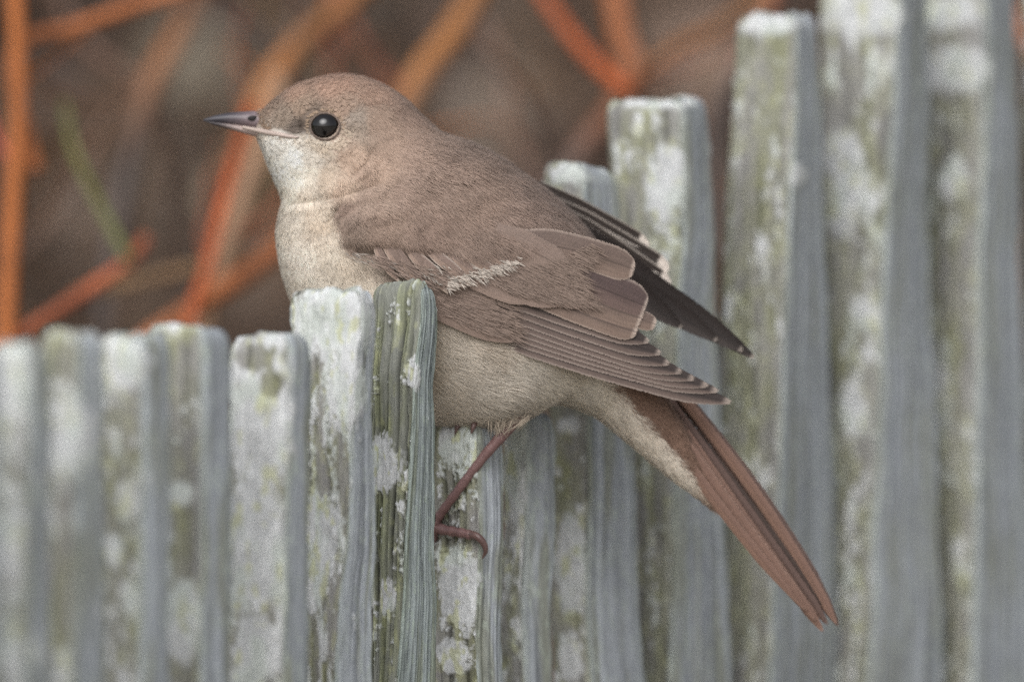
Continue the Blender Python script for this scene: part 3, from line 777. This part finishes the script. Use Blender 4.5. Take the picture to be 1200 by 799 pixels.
# --- soft body feathers: tufts of fine barbs
def plumage():
    Vv = bv[:NR * NS].reshape(NR, NS, 3)
    du = np.zeros_like(Vv); du[1:-1] = Vv[2:] - Vv[:-2]; du[0] = Vv[1] - Vv[0]; du[-1] = Vv[-1] - Vv[-2]
    dv = np.roll(Vv, -1, 1) - np.roll(Vv, 1, 1)
    nr = np.cross(du, dv); nr /= np.linalg.norm(nr, axis=2)[..., None] + 1e-15
    cen = Pn(mx_, my_, 0 * mx_)
    sgn = np.sign(((Vv - cen[:, None]) * nr).sum(-1)); nr *= sgn[..., None]
    area = np.linalg.norm(np.cross(du, dv), axis=2) / 4
    area[:2] *= 0.2; area *= np.where(BX < 480, 2.3, 1.0)
    NT, NB = 46000, 6
    pr = area.ravel() / area.sum()
    idx = rng.choice(NR * NS, NT, p=pr)
    ti = idx // NS + rng.uniform(-.5, .5, NT); tj = idx % NS + rng.uniform(-.5, .5, NT)
    def samp(A, i, j):
        i = np.clip(i, 0, NR - 1.001); j = np.mod(j, NS)
        i0 = np.floor(i).astype(int); j0 = np.floor(j).astype(int) % NS; fi = (i - i0)[:, None]; fj = (j - np.floor(j))[:, None]
        j1 = (j0 + 1) % NS
        if A.ndim == 2: A = A[..., None]
        return (A[i0, j0] * (1 - fj) + A[i0, j1] * fj) * (1 - fi) + (A[i0 + 1, j0] * (1 - fj) + A[i0 + 1, j1] * fj) * fi
    pos = samp(Vv, ti, tj); n = samp(nr, ti, tj); t = samp(du, ti, tj)
    px = samp(BX, ti, tj)[:, 0]; py = samp(BY, ti, tj)[:, 0]
    n /= np.linalg.norm(n, axis=1)[:, None]; t -= n * (t * n).sum(1)[:, None]; t /= np.linalg.norm(t, axis=1)[:, None] + 1e-12
    # head feathers short, belly long
    Ln = np.interp(px, [300, 330, 400, 470, 560, 700, 800], [7, 9, 13, 20, 28, 26, 13])
    Ln = np.where((py > 400) & (px < 700), 30, Ln)
    eye_d = np.hypot(px - 381, (py - 148) * 1.05)
    ahead = np.hypot(px - 366, py - 146)
    keep = (eye_d > 20.5) & (ahead > 18)
    keep &= ~((px < 300 + np.clip((py - 132) * 0.45, 0, 12)) & (py > 128) & (py < 160))
    keep &= ~(seg_dist(px, py, [(290, 146), (318, 154), (346, 160)]) < 5)
    Ln = np.where(eye_d < 50, np.minimum(Ln, 3 + 0.13 * (eye_d - 20) + 1.5), Ln)
    dfr = np.minimum(seg_dist(px, py, [(404, 298), (436, 304), (480, 310)]), seg_dist(px, py, [(520, 318), (560, 320), (606, 312)]))
    Ln = Ln + 14 * np.exp(-(dfr / 8) ** 2)
    pos, n, t, px, py, Ln = [q[keep] for q in (pos, n, t, px, py, Ln)]
    NTk = len(pos)
    col = plumage_col(px, py)
    # pale lower eyelid feathers
    ring = smooth(33, 25, np.hypot(px - 381, py - 152)) * (py > 150)
    col = col * (1 - ring[:, None] * .6) + lin((206, 190, 170)) * ring[:, None] * .6
    # light fringe where the scapulars end over the coverts
    fr = np.exp(-(seg_dist(px, py, [(404, 300), (436, 309), (470, 318)]) / 9) ** 2) * 0.7 + np.exp(-(seg_dist(px, py, [(530, 330), (570, 320), (606, 311)]) / 9) ** 2) * 0.95
    fr = np.clip(fr, 0, 1)[:, None] * vn(px / 5, py / 5, 9)[:, None]
    col = col * (1 - fr) + lin((206, 192, 176)) * fr
    bri = rng.normal(1, 0.045, NTk)[:, None]
    col = col * bri * (1 + (fbm(px / 18, py / 18, 51) - 0.5)[:, None] * 0.35)
    side = np.cross(n, t)
    # each tuft's direction swings a little
    sw = rng.normal(0, 0.12, NTk)[:, None]
    t = t * np.cos(sw) + side * np.sin(sw); side = np.cross(n, t)
    lift0 = np.clip(rng.normal(0.055, 0.025, NTk), 0.01, .2)
    R = lambda a: np.repeat(a, NB, 0)
    fan = np.tile(np.linspace(-1, 1, NB), NTk) 
    pos_, n_, t_, s_, L_ = R(pos), R(n), R(t), R(side), R(Ln) * rng.uniform(.75, 1.15, NTk * NB)
    N = NTk * NB
    a = (fan * 0.20 + rng.normal(0, 0.08, N))[:, None]
    dirn = t_ * np.cos(a) + s_ * np.sin(a)
    wv = np.cross(n_, dirn)
    wdt = np.repeat(np.interp(Ln, [6, 36], [0.34, 0.46]), NB) * rng.uniform(.7, 1.2, N)
    root = pos_ + (s_ * (fan * R(Ln) * 0.10 * K)[:, None]) + n_ * (0.4 * K)
    LL = (L_ * K)[:, None]; lf = R(lift0)[:, None] * rng.uniform(.6, 1.4, N)[:, None]
    mid = root + dirn * LL * 0.55 + n_ * (LL * 0.55 * lf * 1.5 + 1.2 * K)
    cur = rng.normal(0, 0.06, N)[:, None]
    tip = root + dirn * LL + wv * LL * cur + n_ * (LL * lf + 1.0 * K)
    w = (wdt * K)[:, None] * wv
    V = np.stack([root - w, root + w, mid + w * .85, mid - w * .85, tip], 1).reshape(-1, 3)
    me = bpy.data.meshes.new('plumage')
    k = np.arange(N) * 5
    quad = np.stack([k, k + 3, k + 2, k + 1], 1); tri = np.stack([k + 3, k + 4, k + 2], 1)
    loops = np.concatenate([quad, tri], 1).ravel()
    starts = np.stack([np.arange(N) * 7, np.arange(N) * 7 + 4], 1).ravel()
    me.vertices.add(len(V)); me.vertices.foreach_set('co', V.astype(np.float32).ravel())
    me.loops.add(len(loops)); me.loops.foreach_set('vertex_index', loops.astype(np.int32))
    me.polygons.add(2 * N); me.polygons.foreach_set('loop_start', starts.astype(np.int32))
    me.update(calc_edges=True)
    sc_ = rng.normal(1, 0.09, N)[:, None]
    cc = R(col) * sc_
    at = me.color_attributes.new('Col', 'FLOAT_COLOR', 'POINT')
    c5 = np.stack([cc * .94, cc * .94, cc, cc, cc * 1.05], 1).reshape(-1, 3)
    c4 = np.ones((len(V), 4), np.float32); c4[:, :3] = np.clip(c5, 0.005, 0.85)
    at.data.foreach_set('color', c4.ravel())
    me.polygons.foreach_set('use_smooth', np.ones(2 * N, bool))
    me.materials.append(M_PLUME)
    rn = wv * rng.normal(0, 0.12, N)[:, None] + n_ + dirn * 0.10
    rn /= np.linalg.norm(rn, axis=1)[:, None]
    me.normals_split_custom_set_from_vertices(np.repeat(rn, 5, 0).tolist())
    o = bpy.data.objects.new('plumage', me); C.objects.link(o); attach(o, body)
    o['kind'] = 'stuff'
plumage()

# --- stiff feathers
def feather(name, parent, mat, base, tip, W, yb, yt, bend=0.0, camber=3.0, tipround=0.16, blunt=2.0, follow=0.0, bury=0.0, bury_to=0.3, nu=22, nv=9, base_w=0.55, twist=0.0, surf=None, layer=0.0):
    b0 = np.array(base, float); t0 = np.array(tip, float)
    d = t0 - b0; L = np.linalg.norm(d); d /= L; pr = np.array([-d[1], d[0]])       # pr points to the lower side for feathers running right
    if pr[1] < 0: pr = -pr
    sarr = np.linspace(0, 1, nu); u = 1 - (1 - sarr) ** 1.6
    V = []; UV = []
    for uu in u:
        c = b0 + d * L * uu + pr * bend * 4 * uu * (1 - uu)
        w = W * (base_w + (1 - base_w) * float(smooth(0, 0.35, uu)))
        if uu > 1 - tipround:
            q = (uu - (1 - tipround)) / tipround
            w *= max(0.0, 1 - q ** blunt) ** (1 / blunt)
        y = yb + (yt - yb) * uu
        if follow:
            y = min(y, front(c[0], c[1], 1e6) - follow)
        y += bury * (1 - float(smooth(0, bury_to, uu)))
        for j in range(nv):
            v = -1 + 2 * j / (nv - 1)
            p = c + pr * w * v + d * (W * 0.12 * (1 - v * v) if uu > 0.95 else 0) * 0
            yy = y + camber * v * v * (w / W) + twist * v * w
            if surf: yy = surf(p[0], p[1]) - layer + camber * v * v * (w / W) + twist * v * w + bury * (1 - float(smooth(0, bury_to, uu)))
            V.append(P(p[0], p[1], yy)); UV.append((uu, (v + 1) / 2))
    o = new_mesh(name, V, grid_faces(nu, nv), mat, parent, uvs=np.array(UV))
    return o

def wing_depth(x):
    return float(np.interp(x, [380, 460, 540, 620, 700, 780, 860], [-84, -98, -106, -103, -86, -56, -24]))

flat_v = Pn(BX, BY, BW_FLAT).reshape(-1, 3)
flat_bvh = BVHTree.FromPolygons([Vector(v) for v in flat_v], grid_faces(NR, NS, True))
WX0, WY0, WST = 370, 220, 5
WGX, WGY = 110, 60
def wing_surface():
    G = np.zeros((WGY, WGX))
    for j in range(WGY):
        for i in range(WGX):
            x, y = WX0 + i * WST, WY0 + j * WST
            p = Vector(P(x, y, -400)); q = Vector(P(x, y, 400))
            h = flat_bvh.ray_cast(p, (q - p).normalized())
            fy = 1e6 if h[0] is None else h[0].y / K
            G[j, i] = min(fy - 3, wing_depth(x))
    for _ in range(6):
        Gp = np.pad(G, 1, mode='edge')
        G = np.minimum((Gp[:-2, 1:-1] + Gp[2:, 1:-1] + Gp[1:-1, :-2] + Gp[1:-1, 2:] + G) / 5, G + 0.5)
    return G
WG = wing_surface()
def wsurf(x, y):
    fx = min(max((x - WX0) / WST, 0), WGX - 1.001); fy = min(max((y - WY0) / WST, 0), WGY - 1.001)
    i, j = int(fx), int(fy); a, b_ = fx - i, fy - j
    return float((WG[j, i] * (1 - a) + WG[j, i + 1] * a) * (1 - b_) + (WG[j + 1, i] * (1 - a) + WG[j + 1, i + 1] * a) * b_)

def wing_root(name, pts, mat_col, sgn=1):
    """the folded arm of the wing under the coverts"""
    n = len(pts)
    V, F = [], []
    for (x, y, hw, yy) in pts:
        for k in range(8):
            a = 2 * math.pi * k / 8
            V.append(P(x, y + hw * math.sin(a), yy + 5 * math.cos(a)))
    F = grid_faces(n, 8, True) + [tuple(range(7, -1, -1)), tuple((n - 1) * 8 + k for k in range(8))]
    cols = np.tile(lin(mat_col), (len(V), 1))
    return new_mesh(name, V, F, M_BODY, bird, cols=cols)

wing = wing_root('wing', [(420, 268, 14, -88), (470, 290, 26, -100), (530, 318, 34, -106), (590, 340, 38, -104), (650, 360, 34, -92), (700, 380, 24, -76)], (130, 108, 96))
wing['label'] = 'folded near wing with pale fringed coverts and stacked flight feathers'

def wf(name, mat, base, tip, W, layer, **kw):
    kw.setdefault('camber', 0.8); kw.setdefault('blunt', 1.6)
    return feather(name, wing, mat, base, tip, W, 0, 0, surf=wsurf, layer=layer, **kw)

tips = [(763, 401), (777, 415), (787, 427), (802, 437), (817, 445), (833, 453), (845, 459), (860, 472)]
for i in range(7, -1, -1):                       # lowest, outermost first
    tx, ty_ = tips[i]
    wf('flight_feather', M_PRIM, (528 + (7 - i) * 3, 328 + i * 6.3), (tx, ty_), 13.5, (7 - i) * 0.95, bend=3 + 0.5 * i, tipround=0.17, blunt=1.35, twist=-0.05, base_w=.8, nu=30)
# primary coverts, smooth brown
for i, (bx, by, tx, ty_) in enumerate([(480, 345, 604, 400), (482, 340, 594, 388), (484, 334, 588, 375), (490, 328, 584, 361), (500, 322, 588, 350)]):
    wf('primary_covert', M_SOFT, (bx, by), (tx, ty_), 12, 7.6 + i * .3, bend=4, tipround=0.32, blunt=1.5, nu=26)
# tertials
for i, (bx, by, tx, ty_, W, bd, tr, mt) in enumerate([(620, 340, 770, 381, 12, -3, .10, M_TERT), (590, 326, 748, 390, 15, 4, .12, M_TERT), (610, 318, 754, 374, 24, 2, .16, M_TERT), (615, 306, 759, 360, 24, -2, .17, M_TERTD), (590, 280, 745, 317, 21, -6, .17, M_TERT)]):
    wf('tertial', mt, (bx, by), (tx, ty_), W, 9.4 + i * .7, bend=bd, camber=1.6, tipround=tr, blunt=2.0)
# inner coverts and scapulars, soft, running back over the tertials
for i, (bx, by, tx, ty_, W, bd) in enumerate([(530, 312, 628, 352, 15, 3), (540, 306, 660, 356, 17, 3), (560, 300, 690, 358, 19, 0), (580, 270, 668, 318, 20, 0)]):
    wf('scapular', M_SOFT, (bx, by), (tx, ty_), W, 13.2 + i * .4, bend=bd, tipround=0.32, blunt=1.6, camber=1.0, nu=28)
# greater coverts, dark centres and pale fringes
gc = [(438, 280, 470, 332, 6, 4), (446, 280, 489, 338, 7, 0), (458, 282, 507, 346, 7, 3), (472, 284, 526, 345, 7, 1), (480, 290, 540, 340, 7, 3), (496, 288, 556, 335, 8, 0), (512, 284, 574, 330, 8, 3), (530, 286, 590, 324, 8, 1), (546, 280, 608, 315, 8, 2)]
for i, (bx, by, tx, ty_, W, bd) in enumerate(gc):
    wf('greater_covert', M_COV if i < 4 else M_COVW, (bx, by), (tx, ty_), W, 15.4 + (i * 7 % 3) * .5, bend=bd, camber=1.6, tipround=0.5, blunt=1.35, nu=20, bury=8, bury_to=.4)

def wing_barbs():
    regs = [([(560, 322), (606, 312), (660, 300), (692, 284), (700, 292), (676, 314), (694, 358), (640, 352), (590, 340)], 1500, 24, 27, 15.5),
            ([(404, 292), (450, 300), (520, 314), (580, 316), (604, 308), (590, 318), (530, 336), (505, 336), (450, 316), (420, 306)], 330, 17, 30, 17.4),
            ([(505, 336), (560, 330), (600, 350), (606, 398), (560, 388), (512, 366)], 800, 22, 24, 9.6)]
    N_ = []
    for poly, cnt, L, adeg, lay in regs:
        pa = np.array(poly, float); k = 0
        while k < cnt:
            q = rng.uniform(pa.min(0), pa.max(0))
            if not inside(np.array(q[0]), np.array(q[1]), poly): continue
            k += 1
            a = math.radians(rng.normal(adeg, 7)); ll = L * rng.uniform(.5, 1.1); d_ = np.array([math.cos(a), math.sin(a)])
            m = q + d_ * ll * .5; e = q + d_ * ll
            N_.append((q, m, e, np.array([-d_[1], d_[0]]) * rng.uniform(.3, .5), lay + rng.uniform(-1.2, .8)))
    V, F, CC = [], [], []
    for q, m, e, w, lay in N_:
        k = len(V)
        V += [P(*(q - w), wsurf(*q) - lay + 1.5), P(*(q + w), wsurf(*q) - lay + 1.5), P(*(m + w), wsurf(*m) - lay), P(*(m - w), wsurf(*m) - lay), P(*e, wsurf(*e) - lay + .6)]
        F += [(k, k + 3, k + 2, k + 1), (k + 3, k + 4, k + 2)]
        CC += [lin((139, 122, 112)) * rng.uniform(.8, 1.2)] * 5
    o = new_mesh('wing_barbs', V, F, M_PLUME, wing, cols=np.array(CC))
    o['kind'] = 'stuff'
wing_barbs()

def fringe():
    V, F, CC = [], [], []
    lines = [([(527, 338), (548, 329), (570, 323), (590, 317), (608, 309)], 210, 12, .95), ([(408, 300), (424, 305), (444, 308), (462, 312)], 14, 12, .6),
             ([(500, 314), (508, 328), (518, 340)], 14, 11, .6), ([(520, 312), (530, 326), (536, 334)], 16, 11, .7)]
    for pts, cnt, L, br in lines:
        pl = catmull(pts, 60)
        for i in range(cnt):
            c = pl[rng.integers(60)] + rng.normal(0, 1, 2) * np.array([4.5, 3.2]) + np.array([-5, -4])
            a = math.radians(rng.normal(26, 16)); ll = L * rng.uniform(.6, 1.2)
            e = c + ll * np.array([math.cos(a), math.sin(a)]); m = (c + e) / 2
            yb_ = min(front(m[0], m[1]), wsurf(m[0], m[1]) - 17) - rng.uniform(0.5, 3.0)
            nrm_ = np.array([-math.sin(a), math.cos(a)]) * rng.uniform(.4, .8)
            k = len(V)
            V += [P(*(c - nrm_), yb_ + 4), P(*(c + nrm_), yb_ + 4), P(*(m + nrm_), yb_), P(*(m - nrm_), yb_), P(*e, yb_ + 1)]
            col_ = lin((200, 189, 178)) * br * rng.uniform(.6, 1.1)
            CC += [col_ * .8, col_ * .8, col_, col_, col_]
            F += [(k, k + 1, k + 2, k + 3), (k + 3, k + 2, k + 4)]
    o = new_mesh('covert_fringe', V, F, M_PLUME, wing, cols=np.array(CC))
    o['kind'] = 'stuff'
fringe()
far_wing = wing_root('wing', [(440, 262, 14, 88), (520, 280, 26, 100), (600, 292, 30, 98), (660, 300, 26, 84), (700, 306, 16, 70)], (110, 92, 82))
far_wing['label'] = 'dark far wing showing beyond the back with white tipped feathers'
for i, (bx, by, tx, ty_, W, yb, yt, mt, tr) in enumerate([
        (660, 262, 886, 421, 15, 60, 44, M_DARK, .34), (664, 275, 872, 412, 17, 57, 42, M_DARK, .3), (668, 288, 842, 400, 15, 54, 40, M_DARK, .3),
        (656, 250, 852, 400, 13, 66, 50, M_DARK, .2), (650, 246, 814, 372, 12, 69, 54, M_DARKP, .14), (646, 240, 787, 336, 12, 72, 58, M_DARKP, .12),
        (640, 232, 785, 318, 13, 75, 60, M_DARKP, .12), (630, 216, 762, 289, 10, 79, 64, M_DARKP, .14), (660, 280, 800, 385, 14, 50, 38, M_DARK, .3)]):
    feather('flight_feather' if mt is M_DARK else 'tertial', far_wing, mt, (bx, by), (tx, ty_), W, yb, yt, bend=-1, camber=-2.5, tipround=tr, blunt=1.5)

# --- tail
tail = new_mesh('tail', *tube([P(735, 455, 0), P(765, 492, 0), P(800, 535, 1), P(830, 575, 1)], [24 * K, 20 * K, 13 * K, 7 * K], 14, 24), M_BODY, bird,
                cols=np.tile(lin((128, 92, 74)), (24 * 14 + 2, 1)))
tail['label'] = 'long closed rufous tail with dusky upper feathers'
TF = [(790, 452, 984, 736, 10, 12, 15, M_TAILD, .14, -7), (784, 450, 977, 724, 11, 17, 20, M_TAILD, .16, -10), (800, 466, 982, 734, 7, 7, 9, M_TAIL, .12, -8),
      (794, 482, 965, 712, 6, 6, 8, M_TAILSLIT, .3, -2),  # dark blade set in as the shade of the gap between the tail groups
      (768, 456, 967, 743, 7, -2, 0, M_TAIL, .10, 1), (774, 456, 972, 735, 7, 2, 4, M_TAILD, .10, -1), (760, 454, 958, 730, 8, -8, -4, M_TAIL, .14, 3), (754, 454, 948, 718, 10, -13, -7, M_TAIL, .26, 3),
      (750, 464, 944, 716, 7, -18, -9, M_TAIL, .26, 5)]
for (bx, by, tx, ty_, W, yb, yt, mt, tr, bd) in TF:
    feather('tail_feather', tail, mt, (bx, by), (tx, ty_), W, yb, yt, bend=bd, camber=2.5, tipround=tr, blunt=1.3, base_w=0.9, twist=0.25, nu=26)
# --- bill, eye
def bill(name, rows, mat):
    """rows: x, upper y, lower y, half width; a shell with a curved section"""
    R_ = catmull(rows, 30)
    V = []
    for x, a, b_, w in R_:
        m = (a + b_) / 2; h = (b_ - a) / 2
        for k in range(16):
            t = 2 * math.pi * k / 16
            V.append(P(x, m - h * math.cos(t), -w * math.sin(t)))
    F = grid_faces(30, 16, True) + [tuple(range(15, -1, -1)), tuple(29 * 16 + k for k in range(16))]
    xs = np.repeat(R_[:, 0], 16); low = np.tile((1 - np.cos(2 * np.pi * np.arange(16) / 16)) / 2, 30)
    tt = smooth(mat[2], mat[3], xs + mat[4] * low)[:, None]
    cc = lin(mat[0]) * (1 - tt) + lin(mat[1]) * tt
    return new_mesh(name, V, F, M_BILL, bird, cols=cc)
ub = bill('upper_mandible', [(238, 140.3, 142, .8), (244, 138, 143, 2.6), (254, 135, 144.3, 5), (268, 132.4, 146, 7.6), (284, 131, 148.6, 10.2), (300, 130.2, 152, 13.5), (314, 132, 155, 17), (330, 138, 158, 19)], ((52, 49, 56), (122, 107, 110), 262, 316, 14))
bill('lower_mandible', [(241, 141.8, 143, .8), (250, 142.6, 146.2, 3), (264, 144, 150.4, 5.8), (280, 146, 155, 8.8), (296, 149, 159.4, 12.2), (312, 152.5, 163, 16), (330, 156, 164, 19)], ((60, 54, 57), (168, 149, 143), 252, 290, 0))
nv_, nf_ = blob(P(297, 139, -11.2), K, (6.2, 2.2, 3.2), 3, 10)
new_mesh('nostril', nv_, nf_, M_NOSTRIL, ub)
gp = [(284, 149.0, -9.6), (300, 152.5, min(front(304, 153), -13) - 0.5)] + [(x, y, front(x, y) - 1.0) for x, y in ((314, 155.5), (328, 158), (342, 160.5), (350, 161))]
gvv, gff = tube([P(*q) for q in gp], np.array([1.6, 2.6, 3.2, 3.0, 2.2, .9]) * K, 8, 30)
new_mesh('gape', gvv, gff, M_GAPE, bird)

def bristles():
    V, F, CC = [], [], []
    def stroke(c, e, w, col_, off):
        c = np.array(c); e = np.array(e); m = (c + e) / 2
        d_ = (e - c) / (np.linalg.norm(e - c) + 1e-9); q = np.array([-d_[1], d_[0]]) * w
        fb = lambda p, dflt: front(p[0], p[1], dflt)
        y0_ = fb(c, -10); y2_ = fb(e, y0_ + 2); y1_ = fb(m, 0.5 * (y0_ + y2_))
        k = len(V)
        V.extend([P(*(c - q), y0_ - off), P(*(c + q), y0_ - off), P(*(m + q * .8), y1_ - off - .8), P(*(m - q * .8), y1_ - off - .8), P(*e, y2_ - off)])
        CC.extend([col_ * .9, col_ * .9, col_, col_, col_])
        F.extend([(k, k + 1, k + 2, k + 3), (k + 3, k + 2, k + 4)])
    for i in range(150):        # nasal feathers pointing forward over the base of the bill
        t = rng.uniform(); c = np.array([306 + 12 * t + rng.normal(0, 2.5), 131 + 19 * t + rng.normal(0, 1.5)])
        a = math.radians(rng.normal(165, 22)); L = rng.uniform(4, 9)
        stroke(c, c + L * np.array([math.cos(a), math.sin(a) * .8]), rng.uniform(.4, .8), lin((150, 128, 110)) * rng.uniform(.55, 1.2), 1.5)
    for i in range(70):         # chin and rictal feathers under the gape
        t = rng.uniform(); c = np.array([300 + 48 * t, 160 + 4 * t + rng.normal(0, 1.2)])
        a = math.radians(rng.normal(62, 16)); L = rng.uniform(5, 10)
        stroke(c, c + L * np.array([math.cos(a), math.sin(a)]), rng.uniform(.35, .7), lin((214, 202, 186)) * rng.uniform(.4, 1.1), 1.5)
    for i in range(120):        # broken pale ring of tiny feathers round the eye
        t = rng.uniform(0, 2 * math.pi); r_ = rng.uniform(18.5, 22)
        c = np.array([381 + r_ * math.cos(t), 148.5 + r_ * .94 * math.sin(t)]); a = t + rng.normal(0, .5) + .5 * math.sin(t)
        L = rng.uniform(3, 6); low = max(0.0, math.sin(t))
        stroke(c, c + L * np.array([math.cos(a), math.sin(a)]), rng.uniform(.5, .9), (lin((168, 146, 126)) * (1 - low) + lin((220, 208, 192)) * low) * rng.uniform(.6, 1.15), 1.2)
    for i in range(260):        # feathered thigh reaching down over the top of the leg
        c = np.array([598, 480]) + rng.normal(0, 1, 2) * np.array([11, 9]); e_ = np.array([579, 517]) + rng.normal(0, 1, 2) * np.array([7, 6])
        d_ = (e_ - c); L = rng.uniform(14, 26); d_ = d_ / np.linalg.norm(d_)
        e_ = c + d_ * L; m = (c + e_) / 2; q = np.array([-d_[1], d_[0]]) * rng.uniform(.35, .6)
        yb_ = -62 + rng.uniform(-3, 8); k = len(V)
        V.extend([P(*(c - q), yb_), P(*(c + q), yb_), P(*(m + q), yb_ - 1), P(*(m - q), yb_ - 1), P(*e_, yb_ + 4)])
        col_ = lin((178, 165, 149)) * rng.uniform(.7, 1.15); CC.extend([col_] * 5)
        F.extend([(k, k + 3, k + 2, k + 1), (k + 3, k + 4, k + 2)])
    o = new_mesh('loose_feathers', V, F, M_PLUME, body, cols=np.array(CC))
    o['kind'] = 'stuff'
bristles()

def sphere(center, r, n=28):
    th = np.linspace(0, np.pi, n)[:, None]; ph = np.linspace(0, 2 * np.pi, 2 * n, endpoint=False)[None]
    d = np.stack([np.sin(th) * np.cos(ph), np.sin(th) * np.sin(ph), np.cos(th) + 0 * ph], -1) * r
    return (d + np.asarray(center)).reshape(-1, 3), grid_faces(n, 2 * n, True)
for sgn in (1, -1):
    yf = front(381, 148)
    yc_ = (yf + 8.5) * sgn
    ev, ef = sphere((0, 0, 0), 18.2 * K); ev = ev * np.array([1.0, 1.0, 0.92]) + np.array(P(381, 148.5, yc_))
    eye = new_mesh('eye', ev, ef, M_EYE, bird)
    # lids follow the head round the eyeball
    V = []
    for k in range(40):
        t = 2 * math.pi * k / 40
        cx, cy = 381 + 17.2 * math.cos(t), 148.5 + 15.4 * math.sin(t)
        yy = (min(front(cx, cy), yf + 6) - 0.5) * sgn
        for q in range(8):
            a = 2 * math.pi * q / 8
            rr = 1.3 + 0.4 * math.sin(k * 2.3)
            V.append(P(cx + rr * math.cos(a) * math.cos(t), cy + rr * math.cos(a) * math.sin(t), yy + 2.2 * math.sin(a)))
    F = grid_faces(40, 8, True) + [(39 * 8 + q, 39 * 8 + (q + 1) % 8, (q + 1) % 8, q) for q in range(8)]
    new_mesh('eyelid', V, F, M_LID, eye)

# --- legs
def leg(points, radii, toes):
    v, f = tube([P(*p) for p in points], np.array(radii) * K, 12, 50)
    kn = np.repeat(1 + 0.07 * np.sign(np.sin(np.arange(50) * 1.5)) * np.linspace(0, 1, 50), 12)
    cc_ = np.repeat(v[:600].reshape(50, 12, 3).mean(1), 12, 0)
    v[:600] = cc_ + (v[:600] - cc_) * kn[:, None]
    o = new_mesh('leg', v, f, M_LEG, bird)
    for pts, rr, claw, cr in toes:
        tv, tf = tube([P(*p) for p in pts], np.array(rr) * K, 10, 34)
        knob = 1 + 0.10 * np.sin(np.repeat(np.arange(34), 10) * 0.9)
        c_ = np.repeat(tv[:340].reshape(34, 10, 3).mean(1), 10, 0)
        tv[:340] = c_ + (tv[:340] - c_) * knob[:, None]
        new_mesh('toe', tv, tf, M_LEG, o)
        cv, cf = tube([P(*p) for p in claw], np.array(cr) * K, 10, 24)
        new_mesh('claw', cv, cf, M_CLAW, o)
    return o
f7 = lambda x: float(np.interp(x, [508, 562], [-9 * mm + 6.6e-3 / K, -9 * mm]))
leg([(610, 470, -52), (596, 500, -50), (566, 536, -48), (534, 578, -40), (514, 606, -24), (510, 618, -20)], [14, 8, 5.8, 5.3, 5.4, 6],
    [([(508, 617, -16), (522, 621, f7(522) - 6), (540, 624, f7(540) - 6), (553, 627, f7(553) - 6)], [6.5, 6, 5.8, 5.6], [(551, 626, f7(551) - 6), (560, 629, f7(560) - 7), (567, 637, f7(562) - 6), (569, 646, f7(562) - 4), (565, 654, f7(562) + 1)], [5.4, 4.8, 4.0, 2.8, .8]),
     ([(510, 616, -18), (498, 626, -14), (482, 632, -12), (470, 640, -12)], [6.5, 5.6, 5, 4.4], [(472, 639, -12), (462, 646, -12), (458, 656, -10)], [4.2, 3, .8]),
     ([(510, 616, -16), (500, 606, 0), (488, 606, 14), (474, 612, 22)], [6.5, 5.6, 5, 4.4], [(476, 611, 21), (466, 618, 24), (462, 628, 24)], [4.2, 3, .8]),
     ([(510, 617, -18), (506, 634, -10), (503, 648, -4), (502, 660, -2)], [6.2, 5.4, 5, 4.4], [(502, 658, -2), (500, 668, 0), (498, 678, 4)], [4.2, 3, .8])])
leg([(600, 462, 44), (594, 478, 34), (588, 486, 18), (578, 488, 6)], [12, 8, 6.5, 6.5],
    [([(580, 488, 8), (562, 487, -8), (546, 489, -24), (540, 494, -34)], [6, 5.6, 5.2, 5], [(541, 493, -33), (536, 500, -38), (533, 509, -38)], [4.6, 3.2, .8]),
     ([(580, 488, 8), (570, 486, -16), (562, 487, -36), (558, 493, -46)], [6, 5.6, 5.2, 5], [(558, 491, -45), (555, 499, -52), (552, 508, -54)], [4.6, 3.2, .8]),
     ([(580, 488, 10), (588, 490, 26), (590, 496, 36)], [6, 5.4, 4.6], [(590, 494, 35), (591, 502, 40), (590, 510, 42)], [4.4, 3, .8])])
